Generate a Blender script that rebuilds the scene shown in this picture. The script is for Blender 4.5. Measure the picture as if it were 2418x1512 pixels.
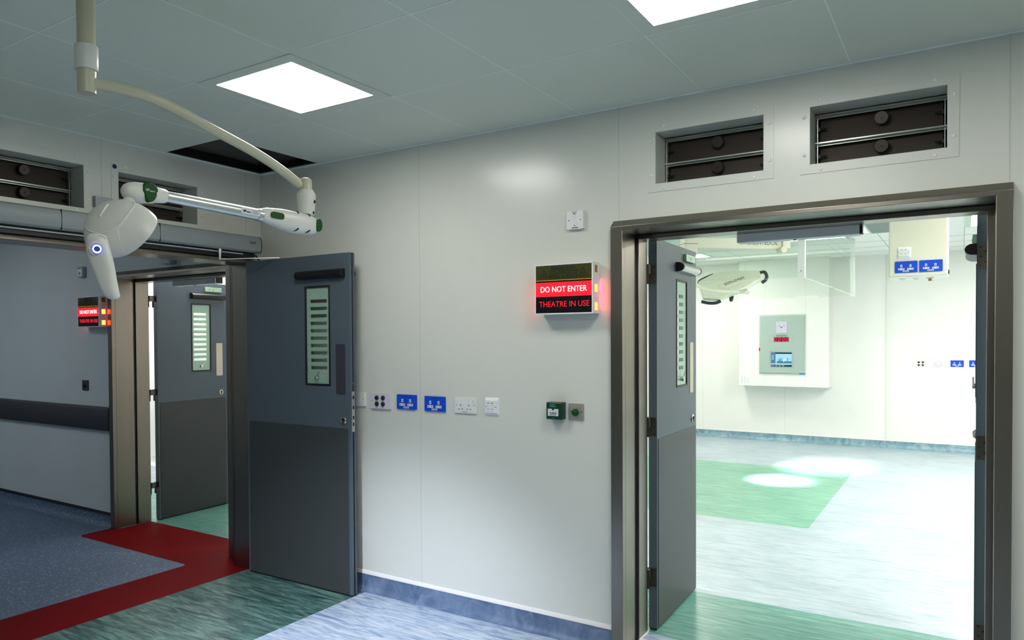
import bpy, bmesh, math, random
from mathutils import Vector, Matrix
PI = math.pi
random.seed(7)
S = bpy.context.scene
for o in list(bpy.data.objects): bpy.data.objects.remove(o, do_unlink=True)
COL = S.collection

# ---------------------------------------------------------------- camera
CAM = Vector((3.97172, -3.33192, 1.53624))
cd = bpy.data.cameras.new('camera'); cam = bpy.data.objects.new('camera', cd); COL.objects.link(cam)
R2 = Vector((0.83702109, 0.54714147, -0.00564856)); U2 = Vector((-0.0050993, 0.01812288, 0.99982276)); FW = Vector((-0.54714687, 0.83684393, -0.01795927))
cam.matrix_world = Matrix(((R2.x, U2.x, -FW.x, CAM.x), (R2.y, U2.y, -FW.y, CAM.y), (R2.z, U2.z, -FW.z, CAM.z), (0, 0, 0, 1)))
cd.sensor_width = 36; cd.sensor_fit = 'HORIZONTAL'; cd.lens = 1725.45 / 2418 * 36
cd.shift_x = 0.02739; cd.shift_y = 0.03087; cd.clip_start = 0.05; cd.clip_end = 60
S.camera = cam
# ---------------------------------------------------------------- world, exposure
w = bpy.data.worlds.new('world'); S.world = w; w.use_nodes = True
w.node_tree.nodes['Background'].inputs[0].default_value = (0.6, 0.7, 0.8, 1)
w.node_tree.nodes['Background'].inputs[1].default_value = 0.05
S.view_settings.view_transform = 'Standard'; S.view_settings.look = 'None'
S.view_settings.exposure = 0.0; S.view_settings.gamma = 1; S.view_settings.use_curve_mapping = False
L_ANTE = 23.0      # radiance of the lit ceiling panels in the front room
L_THEATRE = 54.0
L_STORE = 22.0
L_CORR = 11.5

# ---------------------------------------------------------------- materials
def lin(c):
    return tuple(((v / 255) / 12.92 if v <= 10 else (((v / 255) + 0.055) / 1.055) ** 2.4) for v in c) + (1,)
MATS = {}
def mat(name, col, rough=0.5, metal=0.0, spec=0.5, noise=None, bump=None, alpha=1, coat=0, srgb=False, trans=0, ior=1.45):
    if name in MATS: return MATS[name]
    m = bpy.data.materials.new(name); m.use_nodes = True; nt = m.node_tree; N = nt.nodes; b = N['Principled BSDF']
    c = lin(col) if srgb else tuple(col) + (1,)
    b.inputs['Base Color'].default_value = c; b.inputs['Roughness'].default_value = rough; b.inputs['Metallic'].default_value = metal
    b.inputs['Specular IOR Level'].default_value = spec; b.inputs['Coat Weight'].default_value = coat
    b.inputs['Transmission Weight'].default_value = trans; b.inputs['IOR'].default_value = ior
    tc = N.new('ShaderNodeTexCoord'); mp = N.new('ShaderNodeMapping'); nt.links.new(tc.outputs['Object'], mp.inputs[0])
    sc, amt = noise if noise else ((6, 6, 6), 0.03)
    mp.inputs['Scale'].default_value = sc
    nz = N.new('ShaderNodeTexNoise'); nz.inputs['Scale'].default_value = 1; nz.inputs['Detail'].default_value = 5
    nt.links.new(mp.outputs[0], nz.inputs['Vector'])
    mx = N.new('ShaderNodeMix'); mx.data_type = 'RGBA'
    mx.inputs[6].default_value = tuple(v * (1 - amt) for v in c[:3]) + (1,); mx.inputs[7].default_value = tuple(min(1, v * (1 + amt)) for v in c[:3]) + (1,)
    nt.links.new(nz.outputs['Fac'], mx.inputs[0]); nt.links.new(mx.outputs[2], b.inputs['Base Color'])
    if bump:
        bp = N.new('ShaderNodeBump'); bp.inputs['Strength'].default_value = bump; bp.inputs['Distance'].default_value = 0.002
        nt.links.new(nz.outputs['Fac'], bp.inputs['Height']); nt.links.new(bp.outputs[0], b.inputs['Normal'])
    MATS[name] = m; return m
def emit(name, col, s):
    if name in MATS: return MATS[name]
    m = bpy.data.materials.new(name); m.use_nodes = True; nt = m.node_tree; nt.nodes.clear()
    e = nt.nodes.new('ShaderNodeEmission'); o = nt.nodes.new('ShaderNodeOutputMaterial')
    e.inputs[0].default_value = tuple(col) + (1,); e.inputs[1].default_value = s; nt.links.new(e.outputs[0], o.inputs[0])
    MATS[name] = m; return m
def vinyl(name, c0, c1, c2, rough=0.3, sx=2.2, sy=26):
    m = bpy.data.materials.new(name); m.use_nodes = True; nt = m.node_tree; N = nt.nodes; b = N['Principled BSDF']
    tc = N.new('ShaderNodeTexCoord'); mp = N.new('ShaderNodeMapping'); nt.links.new(tc.outputs['Object'], mp.inputs[0])
    mp.inputs['Scale'].default_value = (sx, sy, 6)
    a = N.new('ShaderNodeTexNoise'); a.inputs['Scale'].default_value = 1; a.inputs['Detail'].default_value = 9; a.inputs['Roughness'].default_value = 0.66; a.inputs['Distortion'].default_value = 1.1
    nt.links.new(mp.outputs[0], a.inputs['Vector'])
    r = N.new('ShaderNodeValToRGB'); el = r.color_ramp.elements
    el[0].position = 0.34; el[0].color = tuple(c0) + (1,); el[1].position = 0.66; el[1].color = tuple(c2) + (1,)
    e = r.color_ramp.elements.new(0.5); e.color = tuple(c1) + (1,)
    nt.links.new(a.outputs['Fac'], r.inputs[0])
    g = N.new('ShaderNodeTexNoise'); g.inputs['Scale'].default_value = 2.2; g.inputs['Detail'].default_value = 3
    nt.links.new(tc.outputs['Object'], g.inputs['Vector'])
    mr = N.new('ShaderNodeMapRange'); mr.inputs[1].default_value = 0.3; mr.inputs[2].default_value = 0.7; mr.inputs[3].default_value = 0.9; mr.inputs[4].default_value = 1.08
    nt.links.new(g.outputs['Fac'], mr.inputs[0])
    mm = N.new('ShaderNodeVectorMath'); mm.operation = 'SCALE'; nt.links.new(r.outputs[0], mm.inputs[0]); nt.links.new(mr.outputs[0], mm.inputs[3])
    nt.links.new(mm.outputs[0], b.inputs['Base Color'])
    b.inputs['Roughness'].default_value = rough
    MATS[name] = m; return m
def speckle(name, c, fleck):
    m = bpy.data.materials.new(name); m.use_nodes = True; nt = m.node_tree; N = nt.nodes; b = N['Principled BSDF']
    tc = N.new('ShaderNodeTexCoord')
    v = N.new('ShaderNodeTexVoronoi'); v.inputs['Scale'].default_value = 130; nt.links.new(tc.outputs['Object'], v.inputs['Vector'])
    sp = N.new('ShaderNodeSeparateColor'); nt.links.new(v.outputs['Color'], sp.inputs[0])
    lt = N.new('ShaderNodeMath'); lt.operation = 'GREATER_THAN'; lt.inputs[1].default_value = 0.93; nt.links.new(sp.outputs[0], lt.inputs[0])
    n = N.new('ShaderNodeTexNoise'); n.inputs['Scale'].default_value = 90; n.inputs['Detail'].default_value = 4; nt.links.new(tc.outputs['Object'], n.inputs['Vector'])
    mx = N.new('ShaderNodeMix'); mx.data_type = 'RGBA'; mx.inputs[6].default_value = tuple(k * 0.7 for k in c) + (1,); mx.inputs[7].default_value = tuple(k * 1.3 for k in c) + (1,)
    nt.links.new(n.outputs['Fac'], mx.inputs[0])
    m2 = N.new('ShaderNodeMix'); m2.data_type = 'RGBA'; nt.links.new(lt.outputs[0], m2.inputs[0]); nt.links.new(mx.outputs[2], m2.inputs[6]); m2.inputs[7].default_value = tuple(fleck) + (1,)
    nt.links.new(m2.outputs[2], b.inputs['Base Color']); b.inputs['Roughness'].default_value = 0.5
    MATS[name] = m; return m
def steel(name, col, rough=0.33, sc=(60, 60, 0.8), amt=0.07):
    m = mat(name, col, rough, 1.0, noise=(sc, amt))
    nt = m.node_tree; N = nt.nodes; b = N['Principled BSDF']
    n2 = N.new('ShaderNodeTexNoise'); n2.inputs['Scale'].default_value = 3.0; n2.inputs['Detail'].default_value = 4
    tc = N.new('ShaderNodeTexCoord'); nt.links.new(tc.outputs['Object'], n2.inputs['Vector'])
    mr = N.new('ShaderNodeMapRange'); mr.inputs[1].default_value = 0.35; mr.inputs[2].default_value = 0.7; mr.inputs[3].default_value = rough; mr.inputs[4].default_value = rough + 0.02
    nt.links.new(n2.outputs['Fac'], mr.inputs[0]); nt.links.new(mr.outputs[0], b.inputs['Roughness'])
    return m
def frosted(name, col):
    m = bpy.data.materials.new(name); m.use_nodes = True; nt = m.node_tree; N = nt.nodes; N.clear()
    d = N.new('ShaderNodeBsdfDiffuse'); t = N.new('ShaderNodeBsdfTranslucent'); g = N.new('ShaderNodeBsdfGlossy'); o = N.new('ShaderNodeOutputMaterial')
    n = N.new('ShaderNodeTexNoise'); n.inputs['Scale'].default_value = 3
    mr = N.new('ShaderNodeMix'); mr.data_type = 'RGBA'; mr.inputs[6].default_value = tuple(v * .96 for v in col) + (1,); mr.inputs[7].default_value = tuple(col) + (1,)
    nt.links.new(n.outputs['Fac'], mr.inputs[0])
    nt.links.new(mr.outputs[2], d.inputs[0]); nt.links.new(mr.outputs[2], t.inputs[0]); g.inputs['Roughness'].default_value = 0.15
    a = N.new('ShaderNodeMixShader'); a.inputs[0].default_value = 0.5; nt.links.new(d.outputs[0], a.inputs[1]); nt.links.new(t.outputs[0], a.inputs[2])
    b = N.new('ShaderNodeMixShader'); b.inputs[0].default_value = 0.06; nt.links.new(a.outputs[0], b.inputs[1]); nt.links.new(g.outputs[0], b.inputs[2])
    nt.links.new(b.outputs[0], o.inputs[0]); MATS[name] = m; return m
def clearglass(name, tint=(0.93, 0.98, 0.95), refl=0.06):
    m = bpy.data.materials.new(name); m.use_nodes = True; nt = m.node_tree; N = nt.nodes; N.clear()
    t = N.new('ShaderNodeBsdfTransparent'); g = N.new('ShaderNodeBsdfGlossy'); o = N.new('ShaderNodeOutputMaterial'); lw = N.new('ShaderNodeLayerWeight'); lw.inputs[0].default_value = 0.5
    pw = N.new('ShaderNodeMath'); pw.operation = 'POWER'; pw.inputs[1].default_value = 4.0; nt.links.new(lw.outputs['Facing'], pw.inputs[0])
    f = N.new('ShaderNodeMath'); f.operation = 'MULTIPLY_ADD'; f.inputs[1].default_value = 0.45; f.inputs[2].default_value = refl * 0.5; nt.links.new(pw.outputs[0], f.inputs[0])
    t.inputs[0].default_value = tuple(tint) + (1,); g.inputs['Roughness'].default_value = 0.02
    mx = N.new('ShaderNodeMixShader'); nt.links.new(f.outputs[0], mx.inputs[0]); nt.links.new(t.outputs[0], mx.inputs[1]); nt.links.new(g.outputs[0], mx.inputs[2]); nt.links.new(mx.outputs[0], o.inputs[0])
    MATS[name] = m; return m

M_WALL = mat('wall_panel_white', (0.66, 0.675, 0.615), 0.24, spec=0.5, noise=((1.2, 1.2, 1.2), 0.02))
M_WALL2 = mat('wall_panel_bounce_cut', (0.36, 0.38, 0.35), 0.5)  # unseen walls darkened to cut bounced light
M_SEAM = mat('panel_seam', (0.52, 0.58, 0.53), 0.4)
M_CEIL = mat('ceiling_tile', (0.66, 0.72, 0.62), 0.6, noise=((1.5, 1.5, 1.5), 0.04))
M_TBAR = mat('ceiling_bar', (0.80, 0.88, 0.84), 0.4)
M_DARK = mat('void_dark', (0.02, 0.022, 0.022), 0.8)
M_VOID = mat('void_board', (0.16, 0.165, 0.15), 0.8)
M_CORR = mat('corridor_wall', (0.54, 0.59, 0.60), 0.5, noise=((2, 2, 2), 0.06))
M_THW = mat('theatre_wall', (0.84, 0.84, 0.80), 0.4)
M_BLUE = vinyl('blue_vinyl', (0.13, 0.22, 0.38), (0.36, 0.44, 0.55), (0.54, 0.59, 0.66), 0.26, 4.5, 34)
M_GREEN = vinyl('green_vinyl', (0.006, 0.025, 0.026), (0.055, 0.13, 0.115), (0.16, 0.27, 0.23), 0.3, 4.5, 38)
M_TBLUE = vinyl('theatre_blue_vinyl', (0.22, 0.34, 0.42), (0.40, 0.49, 0.54), (0.50, 0.56, 0.58), 0.34, 4, 44)
M_TGREEN = vinyl('theatre_green_vinyl', (0.07, 0.26, 0.20), (0.17, 0.42, 0.29), (0.30, 0.54, 0.40), 0.34, 4, 44)
M_TBAND = vinyl('theatre_band_vinyl', (0.04, 0.20, 0.17), (0.12, 0.33, 0.27), (0.26, 0.46, 0.38), 0.3, 4, 44)
M_RED = mat('red_vinyl', (0.13, 0.001, 0.003), 0.6, spec=0.06, noise=((8, 8, 8), 0.1))
M_SPECK = speckle('blue_speckle_vinyl', (0.075, 0.115, 0.19), (0.25, 0.33, 0.42))
M_WTRIM = mat('white_trim', (0.82, 0.80, 0.78), 0.4)
M_BTRIM = mat('black_trim', (0.008, 0.008, 0.01), 0.5)
M_STEEL = steel('brushed_steel', (0.235, 0.213, 0.180), 0.30)
M_STEELD = steel('dull_steel', (0.13, 0.12, 0.105), 0.4)
M_PUSH = mat('push_plate_steel', (0.50, 0.47, 0.38), 0.4, 0.8)
M_CHROME = mat('chrome', (0.55, 0.54, 0.52), 0.18, 1.0)
M_LEAF = mat('door_laminate_blue_grey', (0.080, 0.108, 0.130), 0.42, spec=0.35, noise=((3, 3, 3), 0.05))
M_LEAFE = mat('door_edge_blue_grey', (0.10, 0.14, 0.22), 0.4)
M_KICK = mat('kick_plate_grey', (0.046, 0.054, 0.055), 0.42, spec=0.35, noise=((3, 3, 3), 0.06))
M_BLACK = mat('black_plastic', (0.006, 0.006, 0.007), 0.4)
M_RUB = mat('dark_rubber', (0.01, 0.01, 0.01), 0.7)
M_FROST = frosted('frosted_green_glass', (0.72, 0.84, 0.77))
M_CLEAR = clearglass('clear_glass')
M_ACRY = clearglass('clear_acrylic', (0.965, 0.985, 0.965))
M_ACRE = mat('acrylic_edge', (0.85, 0.95, 0.86), 0.2)
M_WHITE = mat('white_plastic', (0.74, 0.76, 0.74), 0.35)
M_LILAC = mat('pale_lilac_plastic', (0.62, 0.60, 0.66), 0.4)
M_SOCKB = mat('blue_plastic', (0.004, 0.07, 0.62), 0.25)
M_GREY = mat('grey_paint', (0.26, 0.29, 0.29), 0.45)
M_GREYL = mat('grey_box_paint', (0.36, 0.39, 0.40), 0.45)
M_PLATE = mat('closer_grey', (0.80, 0.84, 0.84), 0.5)
M_BUMP = mat('bumper_grey', (0.035, 0.035, 0.045), 0.55)
M_BROWN = mat('brown_blade', (0.050, 0.040, 0.032), 0.5, 0.3)
M_WEIGHT = mat('steel_weight', (0.055, 0.05, 0.045), 0.35, 0.9)
M_BEIGE = mat('beige_enamel', (0.52, 0.52, 0.38), 0.3)
M_LAMP = mat('lamp_white', (0.70, 0.71, 0.66), 0.32)
M_LAMPS = mat('lamp_seam', (0.84, 0.84, 0.80), 0.3)
M_ALU = mat('satin_aluminium', (0.60, 0.63, 0.62), 0.3, 0.85)
M_GREEN2 = mat('deep_green_plastic', (0.001, 0.058, 0.003), 0.45, spec=0.3)
M_CALLG = mat('call_point_green', (0.002, 0.04, 0.018), 0.3)
M_INKG = mat('mint_ink', (0.10, 0.45, 0.33), 0.5)
M_INK = mat('black_ink', (0.01, 0.01, 0.012), 0.6)
M_INKT = mat('grey_ink', (0.12, 0.13, 0.13), 0.6)
M_PAPER = mat('label_paper', (0.60, 0.64, 0.70), 0.5)
M_CREAM = mat('cream_enamel', (0.74, 0.74, 0.60), 0.35)
M_CREAM2 = mat('lit_cream_enamel', (0.90, 0.89, 0.74), 0.3)  # cream lightened to carry the strong ceiling light on the surgical lamps
M_PLATEG = mat('pale_green_anodised', (0.32, 0.50, 0.36), 0.35, 0.3)
M_PANEL = mat('grey_green_panel', (0.38, 0.47, 0.43), 0.35)
M_REDP = mat('red_plastic', (0.45, 0.01, 0.02), 0.3)
M_BRASS = mat('brass', (0.35, 0.16, 0.03), 0.35, 0.8)
M_SILL = mat('white_enamel', (0.78, 0.80, 0.80), 0.3)

# ---------------------------------------------------------------- mesh builder
class MB:
    def __init__(s): s.v = []; s.f = []; s.m = []
    def _add(s, vs, fs, mi=0):
        b = len(s.v); s.v += [tuple(v) for v in vs]; s.f += [tuple(b + i for i in f) for f in fs]; s.m += [mi] * len(fs)
    def box(s, x0, y0, z0, x1, y1, z1, mi=0):
        if x0 > x1: x0, x1 = x1, x0
        if y0 > y1: y0, y1 = y1, y0
        if z0 > z1: z0, z1 = z1, z0
        s._add([(x0, y0, z0), (x1, y0, z0), (x1, y1, z0), (x0, y1, z0), (x0, y0, z1), (x1, y0, z1), (x1, y1, z1), (x0, y1, z1)],
               [(0, 3, 2, 1), (4, 5, 6, 7), (0, 1, 5, 4), (1, 2, 6, 5), (2, 3, 7, 6), (3, 0, 4, 7)], mi); return s
    def prism(s, pts, d, mi=0):      # pts: polygon of 3D points, d: extrusion vector
        d = Vector(d); n = len(pts); P = [Vector(p) for p in pts]
        nn = Vector((0, 0, 0))
        for i in range(n): nn += P[i].cross(P[(i + 1) % n])
        if nn.dot(d) > 0: P = P[::-1]
        s._add(P + [p + d for p in P], [tuple(range(n))] + [tuple(range(2 * n - 1, n - 1, -1))] + [((i + 1) % n, i, i + n, (i + 1) % n + n) for i in range(n)], mi); return s
    def rings(s, R, mi=0, cap=True):  # list of rings (same count)
        n = len(R[0]); vs = [p for r in R for p in r]; fs = []
        for k in range(len(R) - 1):
            for i in range(n):
                j = (i + 1) % n; fs.append((k * n + i, k * n + j, (k + 1) * n + j, (k + 1) * n + i))
        if cap: fs.append(tuple(range(n - 1, -1, -1))); fs.append(tuple(range((len(R) - 1) * n, len(R) * n)))
        s._add(vs, fs, mi); return s
    def frame(s, d):
        d = Vector(d).normalized(); up = Vector((0, 0, 1)) if abs(d.z) < 0.95 else Vector((1, 0, 0))
        a = up.cross(d).normalized(); b = d.cross(a); return a, b
    def tube(s, pts, r, seg=14, mi=0, cap=True, flat=1.0):
        P = [Vector(p) for p in pts]; R = []
        rr = r if isinstance(r, (list, tuple)) else [r] * len(P)
        for i, p in enumerate(P):
            d = (P[min(i + 1, len(P) - 1)] - P[max(i - 1, 0)]); a, b = s.frame(d)
            R.append([p + (a * math.cos(t) + b * math.sin(t) * flat) * rr[i] for t in [2 * PI * k / seg for k in range(seg)]])
        return s.rings(R, mi, cap)
    def lathe(s, prof, o=(0, 0, 0), ax=(0, 0, 1), seg=24, mi=0, cap=True):   # prof: (t along axis, radius)
        o = Vector(o); ax = Vector(ax).normalized(); a, b = s.frame(ax)
        R = [[o + ax * t + (a * math.cos(k) + b * math.sin(k)) * max(r, 1e-4) for k in [2 * PI * i / seg for i in range(seg)]] for t, r in prof]
        return s.rings(R, mi, cap)
    def rrect(s, x0, z0, x1, z1, y0, y1, r=0.006, mi=0, seg=5):   # rounded plate in XZ from y0 to y1
        pts = []
        for cx, cz, a0 in ((x1 - r, z1 - r, 0), (x0 + r, z1 - r, 90), (x0 + r, z0 + r, 180), (x1 - r, z0 + r, 270)):
            for k in range(seg + 1):
                a = math.radians(a0 + 90 * k / seg); pts.append((cx + r * math.cos(a), y0, cz + r * math.sin(a)))
        return s.prism(pts, (0, y1 - y0, 0), mi)
    def build(s, name, mats, parent=None, bevel=0, smooth=0.6, seg=2):
        me = bpy.data.meshes.new(name); me.from_pydata(s.v, [], s.f)
        if not isinstance(mats, (list, tuple)): mats = [mats]
        for m in mats: me.materials.append(m)
        me.polygons.foreach_set('material_index', s.m)
        me.update()
        bm = bmesh.new(); bm.from_mesh(me); bmesh.ops.recalc_face_normals(bm, faces=bm.faces); bm.to_mesh(me); bm.free()
        if smooth:
            me.polygons.foreach_set('use_smooth', [True] * len(me.polygons)); me.set_sharp_from_angle(angle=smooth)
        o = bpy.data.objects.new(name, me); COL.objects.link(o)
        if parent: o.parent = parent
        if bevel:
            bv = o.modifiers.new('bevel', 'BEVEL'); bv.width = bevel; bv.segments = seg; bv.limit_method = 'ANGLE'; bv.angle_limit = 0.7
        return o
def thing(name, label, cat, loc=(0, 0, 0), rz=0, group=None, kind=None):
    o = bpy.data.objects.new(name, None); COL.objects.link(o); o.empty_display_size = 0.1
    o.location = loc; o.rotation_euler = (0, 0, rz); o['label'] = label; o['category'] = cat
    if group: o['group'] = group
    if kind: o['kind'] = kind
    return o
def tag(o, label, cat, group=None, kind=None):
    if label: o['label'] = label
    if cat: o['category'] = cat
    if group: o['group'] = group
    if kind: o['kind'] = kind
    return o
def struct(o, label=None, cat=None): o['kind'] = 'structure'; return tag(o, label, cat)
def text_mesh(body, w, h, org, mats, parent=None, name='lettering', dep=0.0012, xdir=(1, 0, 0), zdir=(0, 0, 1), bold=0.0, shear=0):
    """text filling a w x h box whose lower-left corner is org, raised by dep out of the surface"""
    cu = bpy.data.curves.new('t', 'FONT'); cu.body = body; cu.size = 1; cu.offset = bold; cu.resolution_u = 3; cu.align_x = 'CENTER'; cu.shear = shear; cu.space_line = 0.86
    ob = bpy.data.objects.new('t', cu); COL.objects.link(ob)
    dg = bpy.context.evaluated_depsgraph_get(); me0 = bpy.data.meshes.new_from_object(ob.evaluated_get(dg))
    bpy.data.objects.remove(ob)
    xs = [v.co.x for v in me0.vertices]; ys = [v.co.y for v in me0.vertices]
    x0, x1, y0, y1 = min(xs), max(xs), min(ys), max(ys)
    X = Vector(xdir).normalized(); Z = Vector(zdir).normalized(); Nn = X.cross(Z)   # out of the surface
    O = Vector(org)
    bm = bmesh.new(); bm.from_mesh(me0)
    bmesh.ops.triangulate(bm, faces=bm.faces)
    for v in bm.verts:
        v.co = O + X * ((v.co.x - x0) / (x1 - x0) * w) + Z * ((v.co.y - y0) / (y1 - y0) * h) + Nn * dep
    ret = bmesh.ops.extrude_face_region(bm, geom=list(bm.faces))
    for e in ret['geom']:
        if isinstance(e, bmesh.types.BMVert): e.co = e.co - Nn * dep
    bmesh.ops.recalc_face_normals(bm, faces=bm.faces)
    me = bpy.data.meshes.new(name); bm.to_mesh(me); bm.free(); bpy.data.meshes.remove(me0)
    me.materials.append(mats); o = bpy.data.objects.new(name, me); COL.objects.link(o)
    if parent: o.parent = parent
    return o

# ================================================================ SETTING
H = 2.65
def cells(lo, hi, holes):       # rectangles of a wall minus holes; holes (a0,a1,z0,z1)
    A = sorted({lo[0], hi[0], *[h[0] for h in holes], *[h[1] for h in holes]}); Z = sorted({lo[1], hi[1], *[h[2] for h in holes], *[h[3] for h in holes]})
    out = []
    for i in range(len(A) - 1):
        run = None
        for j in range(len(Z) - 1):
            ca = (A[i] + A[i + 1]) / 2; cz = (Z[j] + Z[j + 1]) / 2
            inside = any(h[0] < ca < h[1] and h[2] < cz < h[3] for h in holes) or not (lo[0] < ca < hi[0] and lo[1] < cz < hi[1])
            if not inside: run = [Z[j], Z[j + 1]] if run is None else [run[0], Z[j + 1]]
            if inside and run: out.append((A[i], A[i + 1], run[0], run[1])); run = None
        if run: out.append((A[i], A[i + 1], run[0], run[1]))
    return out
V1 = (2.762, 3.250, 2.257, 2.501); V2 = (3.433, 3.923, 2.257, 2.500)
VA2 = (-1.005, -0.497, 2.250, 2.486); VA1 = (-1.700, -1.196, 2.250, 2.486)
D1 = (2.588, 4.098, 0.0, 2.062); D2 = (-1.804, -0.322, 0.0, 2.045); DA = (-2.30, -0.12, 0.0, 2.055)
# wall between front room and theatre, running on as the corridor wall
b = MB()
for a0, a1, z0, z1 in cells((0, 0), (6.5, 3.0), [D1, V1, V2]): b.box(a0, 0, z0, a1, 0.28, z1)
struct(b.build('wall_back', M_WALL, smooth=0))
b = MB()
for a0, a1, z0, z1 in cells((-8, 0), (0, 3.0), [D2]): b.box(a0, 0, z0, a1, 0.28, z1)
struct(b.build('wall_corridor', M_CORR, smooth=0))
b = MB()
for a0, a1, z0, z1 in cells((-5, 0), (0, 3.0), [DA, VA1, VA2]): b.box(-0.15, a0, z0, 0, a1, z1)
struct(b.build('wall_left', M_WALL, smooth=0))
struct(MB().box(6.5, -5, 0, 6.6, 8.3, 3).build('wall_right', M_WALL2, smooth=0))
struct(MB().box(-0.3, -5.1, 0, 6.6, -5, 3).build('wall_front', M_WALL2, smooth=0))
struct(MB().box(-8, -2.75, 0, -0.15, -2.65, 3).box(-8.1, -2.75, 0, -8, 0.28, 3).build('wall_corridor', M_CORR, smooth=0))
# theatre shell
b = MB().box(-0.6, 8.05, 0, 3.10, 8.35, 3.0).box(3.10, 8.09, 0, 6.6, 8.35, 3.0).box(-0.6, 0.28, 0, -0.5, 8.35, 3.0)
struct(b.build('wall_theatre', M_THW, smooth=0))
struct(MB().box(1.22, 7.75, 0.822, 2.434, 8.05, H).build('wall_boxing', M_THW, bevel=0.004))
# room behind the far door
struct(MB().box(-8, 1.97, 0, -0.6, 2.07, 3).box(-8.1, 0.28, 0, -8, 2.07, 3).build('wall_store', M_THW, smooth=0))

# floor zones
b = MB()
def rect(x0, y0, x1, y1, mi, z=0.0): b._add([(x0, y0, z), (x1, y0, z), (x1, y1, z), (x0, y1, z)], [(0, 1, 2, 3)], mi)
rect(0.945, -5, 6.5, 0.29, 0); rect(-0.02, -5, 0.945, 0.0, 1)
rect(-0.5, 0.29, 6.5, 1.04, 5); rect(-0.5, 1.04, 6.5, 2.949, 2); rect(2.951, 2.949, 6.5, 5.78, 2); rect(-0.5, 5.78, 6.5, 8.35, 2); rect(-0.2, 2.949, 2.951, 5.78, 4); rect(-0.5, 2.949, -0.2, 5.78, 2)
rect(-8, -2.7, -0.02, 0.285, 3)
rect(-8, 0.285, -0.6, 1.10, 5); rect(-8, 1.10, -0.6, 2.07, 2)
# red bands with rounded corners, laid over the speckled floor
def arc(cx, cy, r, a0, a1, n=7): return [(cx + r * math.cos(math.radians(a0 + (a1 - a0) * k / n)), cy + r * math.sin(math.radians(a0 + (a1 - a0) * k / n)), 0.0012) for k in range(n + 1)]
red = [(-0.02, -3.2, 0.0012), (-0.02, 0.0, 0.0012), (-0.4, 0.0, 0.0012), (-0.4, 0.285, 0.0012), (-1.77, 0.285, 0.0012), (-1.77, 0.0, 0.0012), (-1.84, 0.0, .0012)] + arc(-1.79, -0.24, 0.05, 180, 270) + arc(-0.49, -0.33, 0.04, 90, 0) + [(-0.45, -3.2, 0.0012)]
b._add(red, [tuple(range(len(red)))], 6)
fl = b.build('floor', [M_BLUE, M_GREEN, M_TBLUE, M_SPECK, M_TGREEN, M_TBAND, M_RED], smooth=0)
bm = bmesh.new(); bm.from_mesh(fl.data)
for f in bm.faces:
    if f.normal.z < 0: f.normal_flip()
bm.to_mesh(fl.data); bm.free(); struct(fl)
# coved skirtings: vinyl curled up the wall with a capping strip
def skirting(name, a, bpt, n, m, mcap, h=0.10, capw=0.02, r=0.035):
    a = Vector(a); bpt = Vector(bpt); n = Vector(n); mb = MB(); prof = [(0, 0.0), (r + 0.004, 0.0)]
    prof = [(r + 0.004 - r * math.sin(t), r - r * math.cos(t)) for t in [PI / 2 * k / 6 for k in range(7)]] + [(0.004, h), (0.0, h)]
    R = []
    for p in (a, bpt): R.append([p + n * u + Vector((0, 0, v)) for u, v in prof] + [p + Vector((0, 0, 0))])
    mb.rings(R, 0)
    cap = [(0.0, h - 0.002), (0.007, h - 0.002), (0.007, h + capw * 0.5), (0.003, h + capw), (0.0, h + capw)]
    mb.rings([[p + n * u + Vector((0, 0, v)) for u, v in cap] for p in (a, bpt)], 1)
    return struct(mb.build(name, [m, mcap], smooth=0.9))
M_SKBLUE = vinyl('blue_skirting_vinyl', (0.06, 0.10, 0.19), (0.12, 0.18, 0.29), (0.20, 0.26, 0.38), 0.32, 8, 12)
skirting('baseboard_back', (0.0, 0, 0), (2.545, 0, 0), (0, -1, 0), M_SKBLUE, M_WTRIM)
skirting('baseboard_right', (4.13, 0, 0), (6.5, 0, 0), (0, -1, 0), M_SKBLUE, M_WTRIM)
skirting('baseboard_corridor', (-8, 0, 0), (-1.84, 0, 0), (0, -1, 0), M_SPECK, M_BTRIM, 0.095, 0.022, 0.06)
M_SKT = vinyl('theatre_skirting_vinyl', (0.12, 0.25, 0.33), (0.22, 0.36, 0.43), (0.34, 0.47, 0.52), 0.35, 9, 12)
skirting('baseboard_theatre', (-0.5, 8.05, 0), (3.10, 8.05, 0), (0, -1, 0), M_SKT, M_WTRIM, 0.105, 0.012, 0.06)
skirting('baseboard_theatre', (3.10, 8.09, 0), (6.5, 8.09, 0), (0, -1, 0), M_SKT, M_WTRIM, 0.10, 0.012, 0.06)
skirting('baseboard_store', (-8, 1.97, 0), (-0.6, 1.97, 0), (0, -1, 0), M_THW, M_WTRIM, 0.10, 0.02, 0.05)

# ceiling with one missing tile
b = MB()
for x0, x1, y0, y1 in cells((0, -5), (6.5, 0), [(0.024, 0.560, -0.720, -0.025)]): b.box(x0, y0, H, x1, y1, H + 0.02)
struct(b.build('ceiling', M_CEIL, smooth=0))
struct(MB().box(-8, -2.7, H, -0.15, 0, H + 0.02).build('ceiling', M_CEIL, smooth=0))
struct(MB().box(-0.6, 0.28, H, 6.6, 8.35, H + 0.02).build('ceiling', mat('theatre_ceiling', (0.88, 0.86, 0.82), 0.6), smooth=0))
struct(MB().box(-8, 0.28, H, -0.6, 2.07, H + 0.02).build('ceiling', M_CEIL, smooth=0))
struct(MB().box(-0.3, -5, 3.0, 6.6, 0.3, 3.05).build('ceiling_void', M_DARK, smooth=0))
b = MB()                                         # inside of the open ceiling bay: sheets and rails
b.box(-0.0, -0.76, H + 0.022, 0.62, -0.748, 2.95, 0); b.box(0.60, -0.76, H + 0.022, 0.612, 0.0, 2.95, 0)
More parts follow.
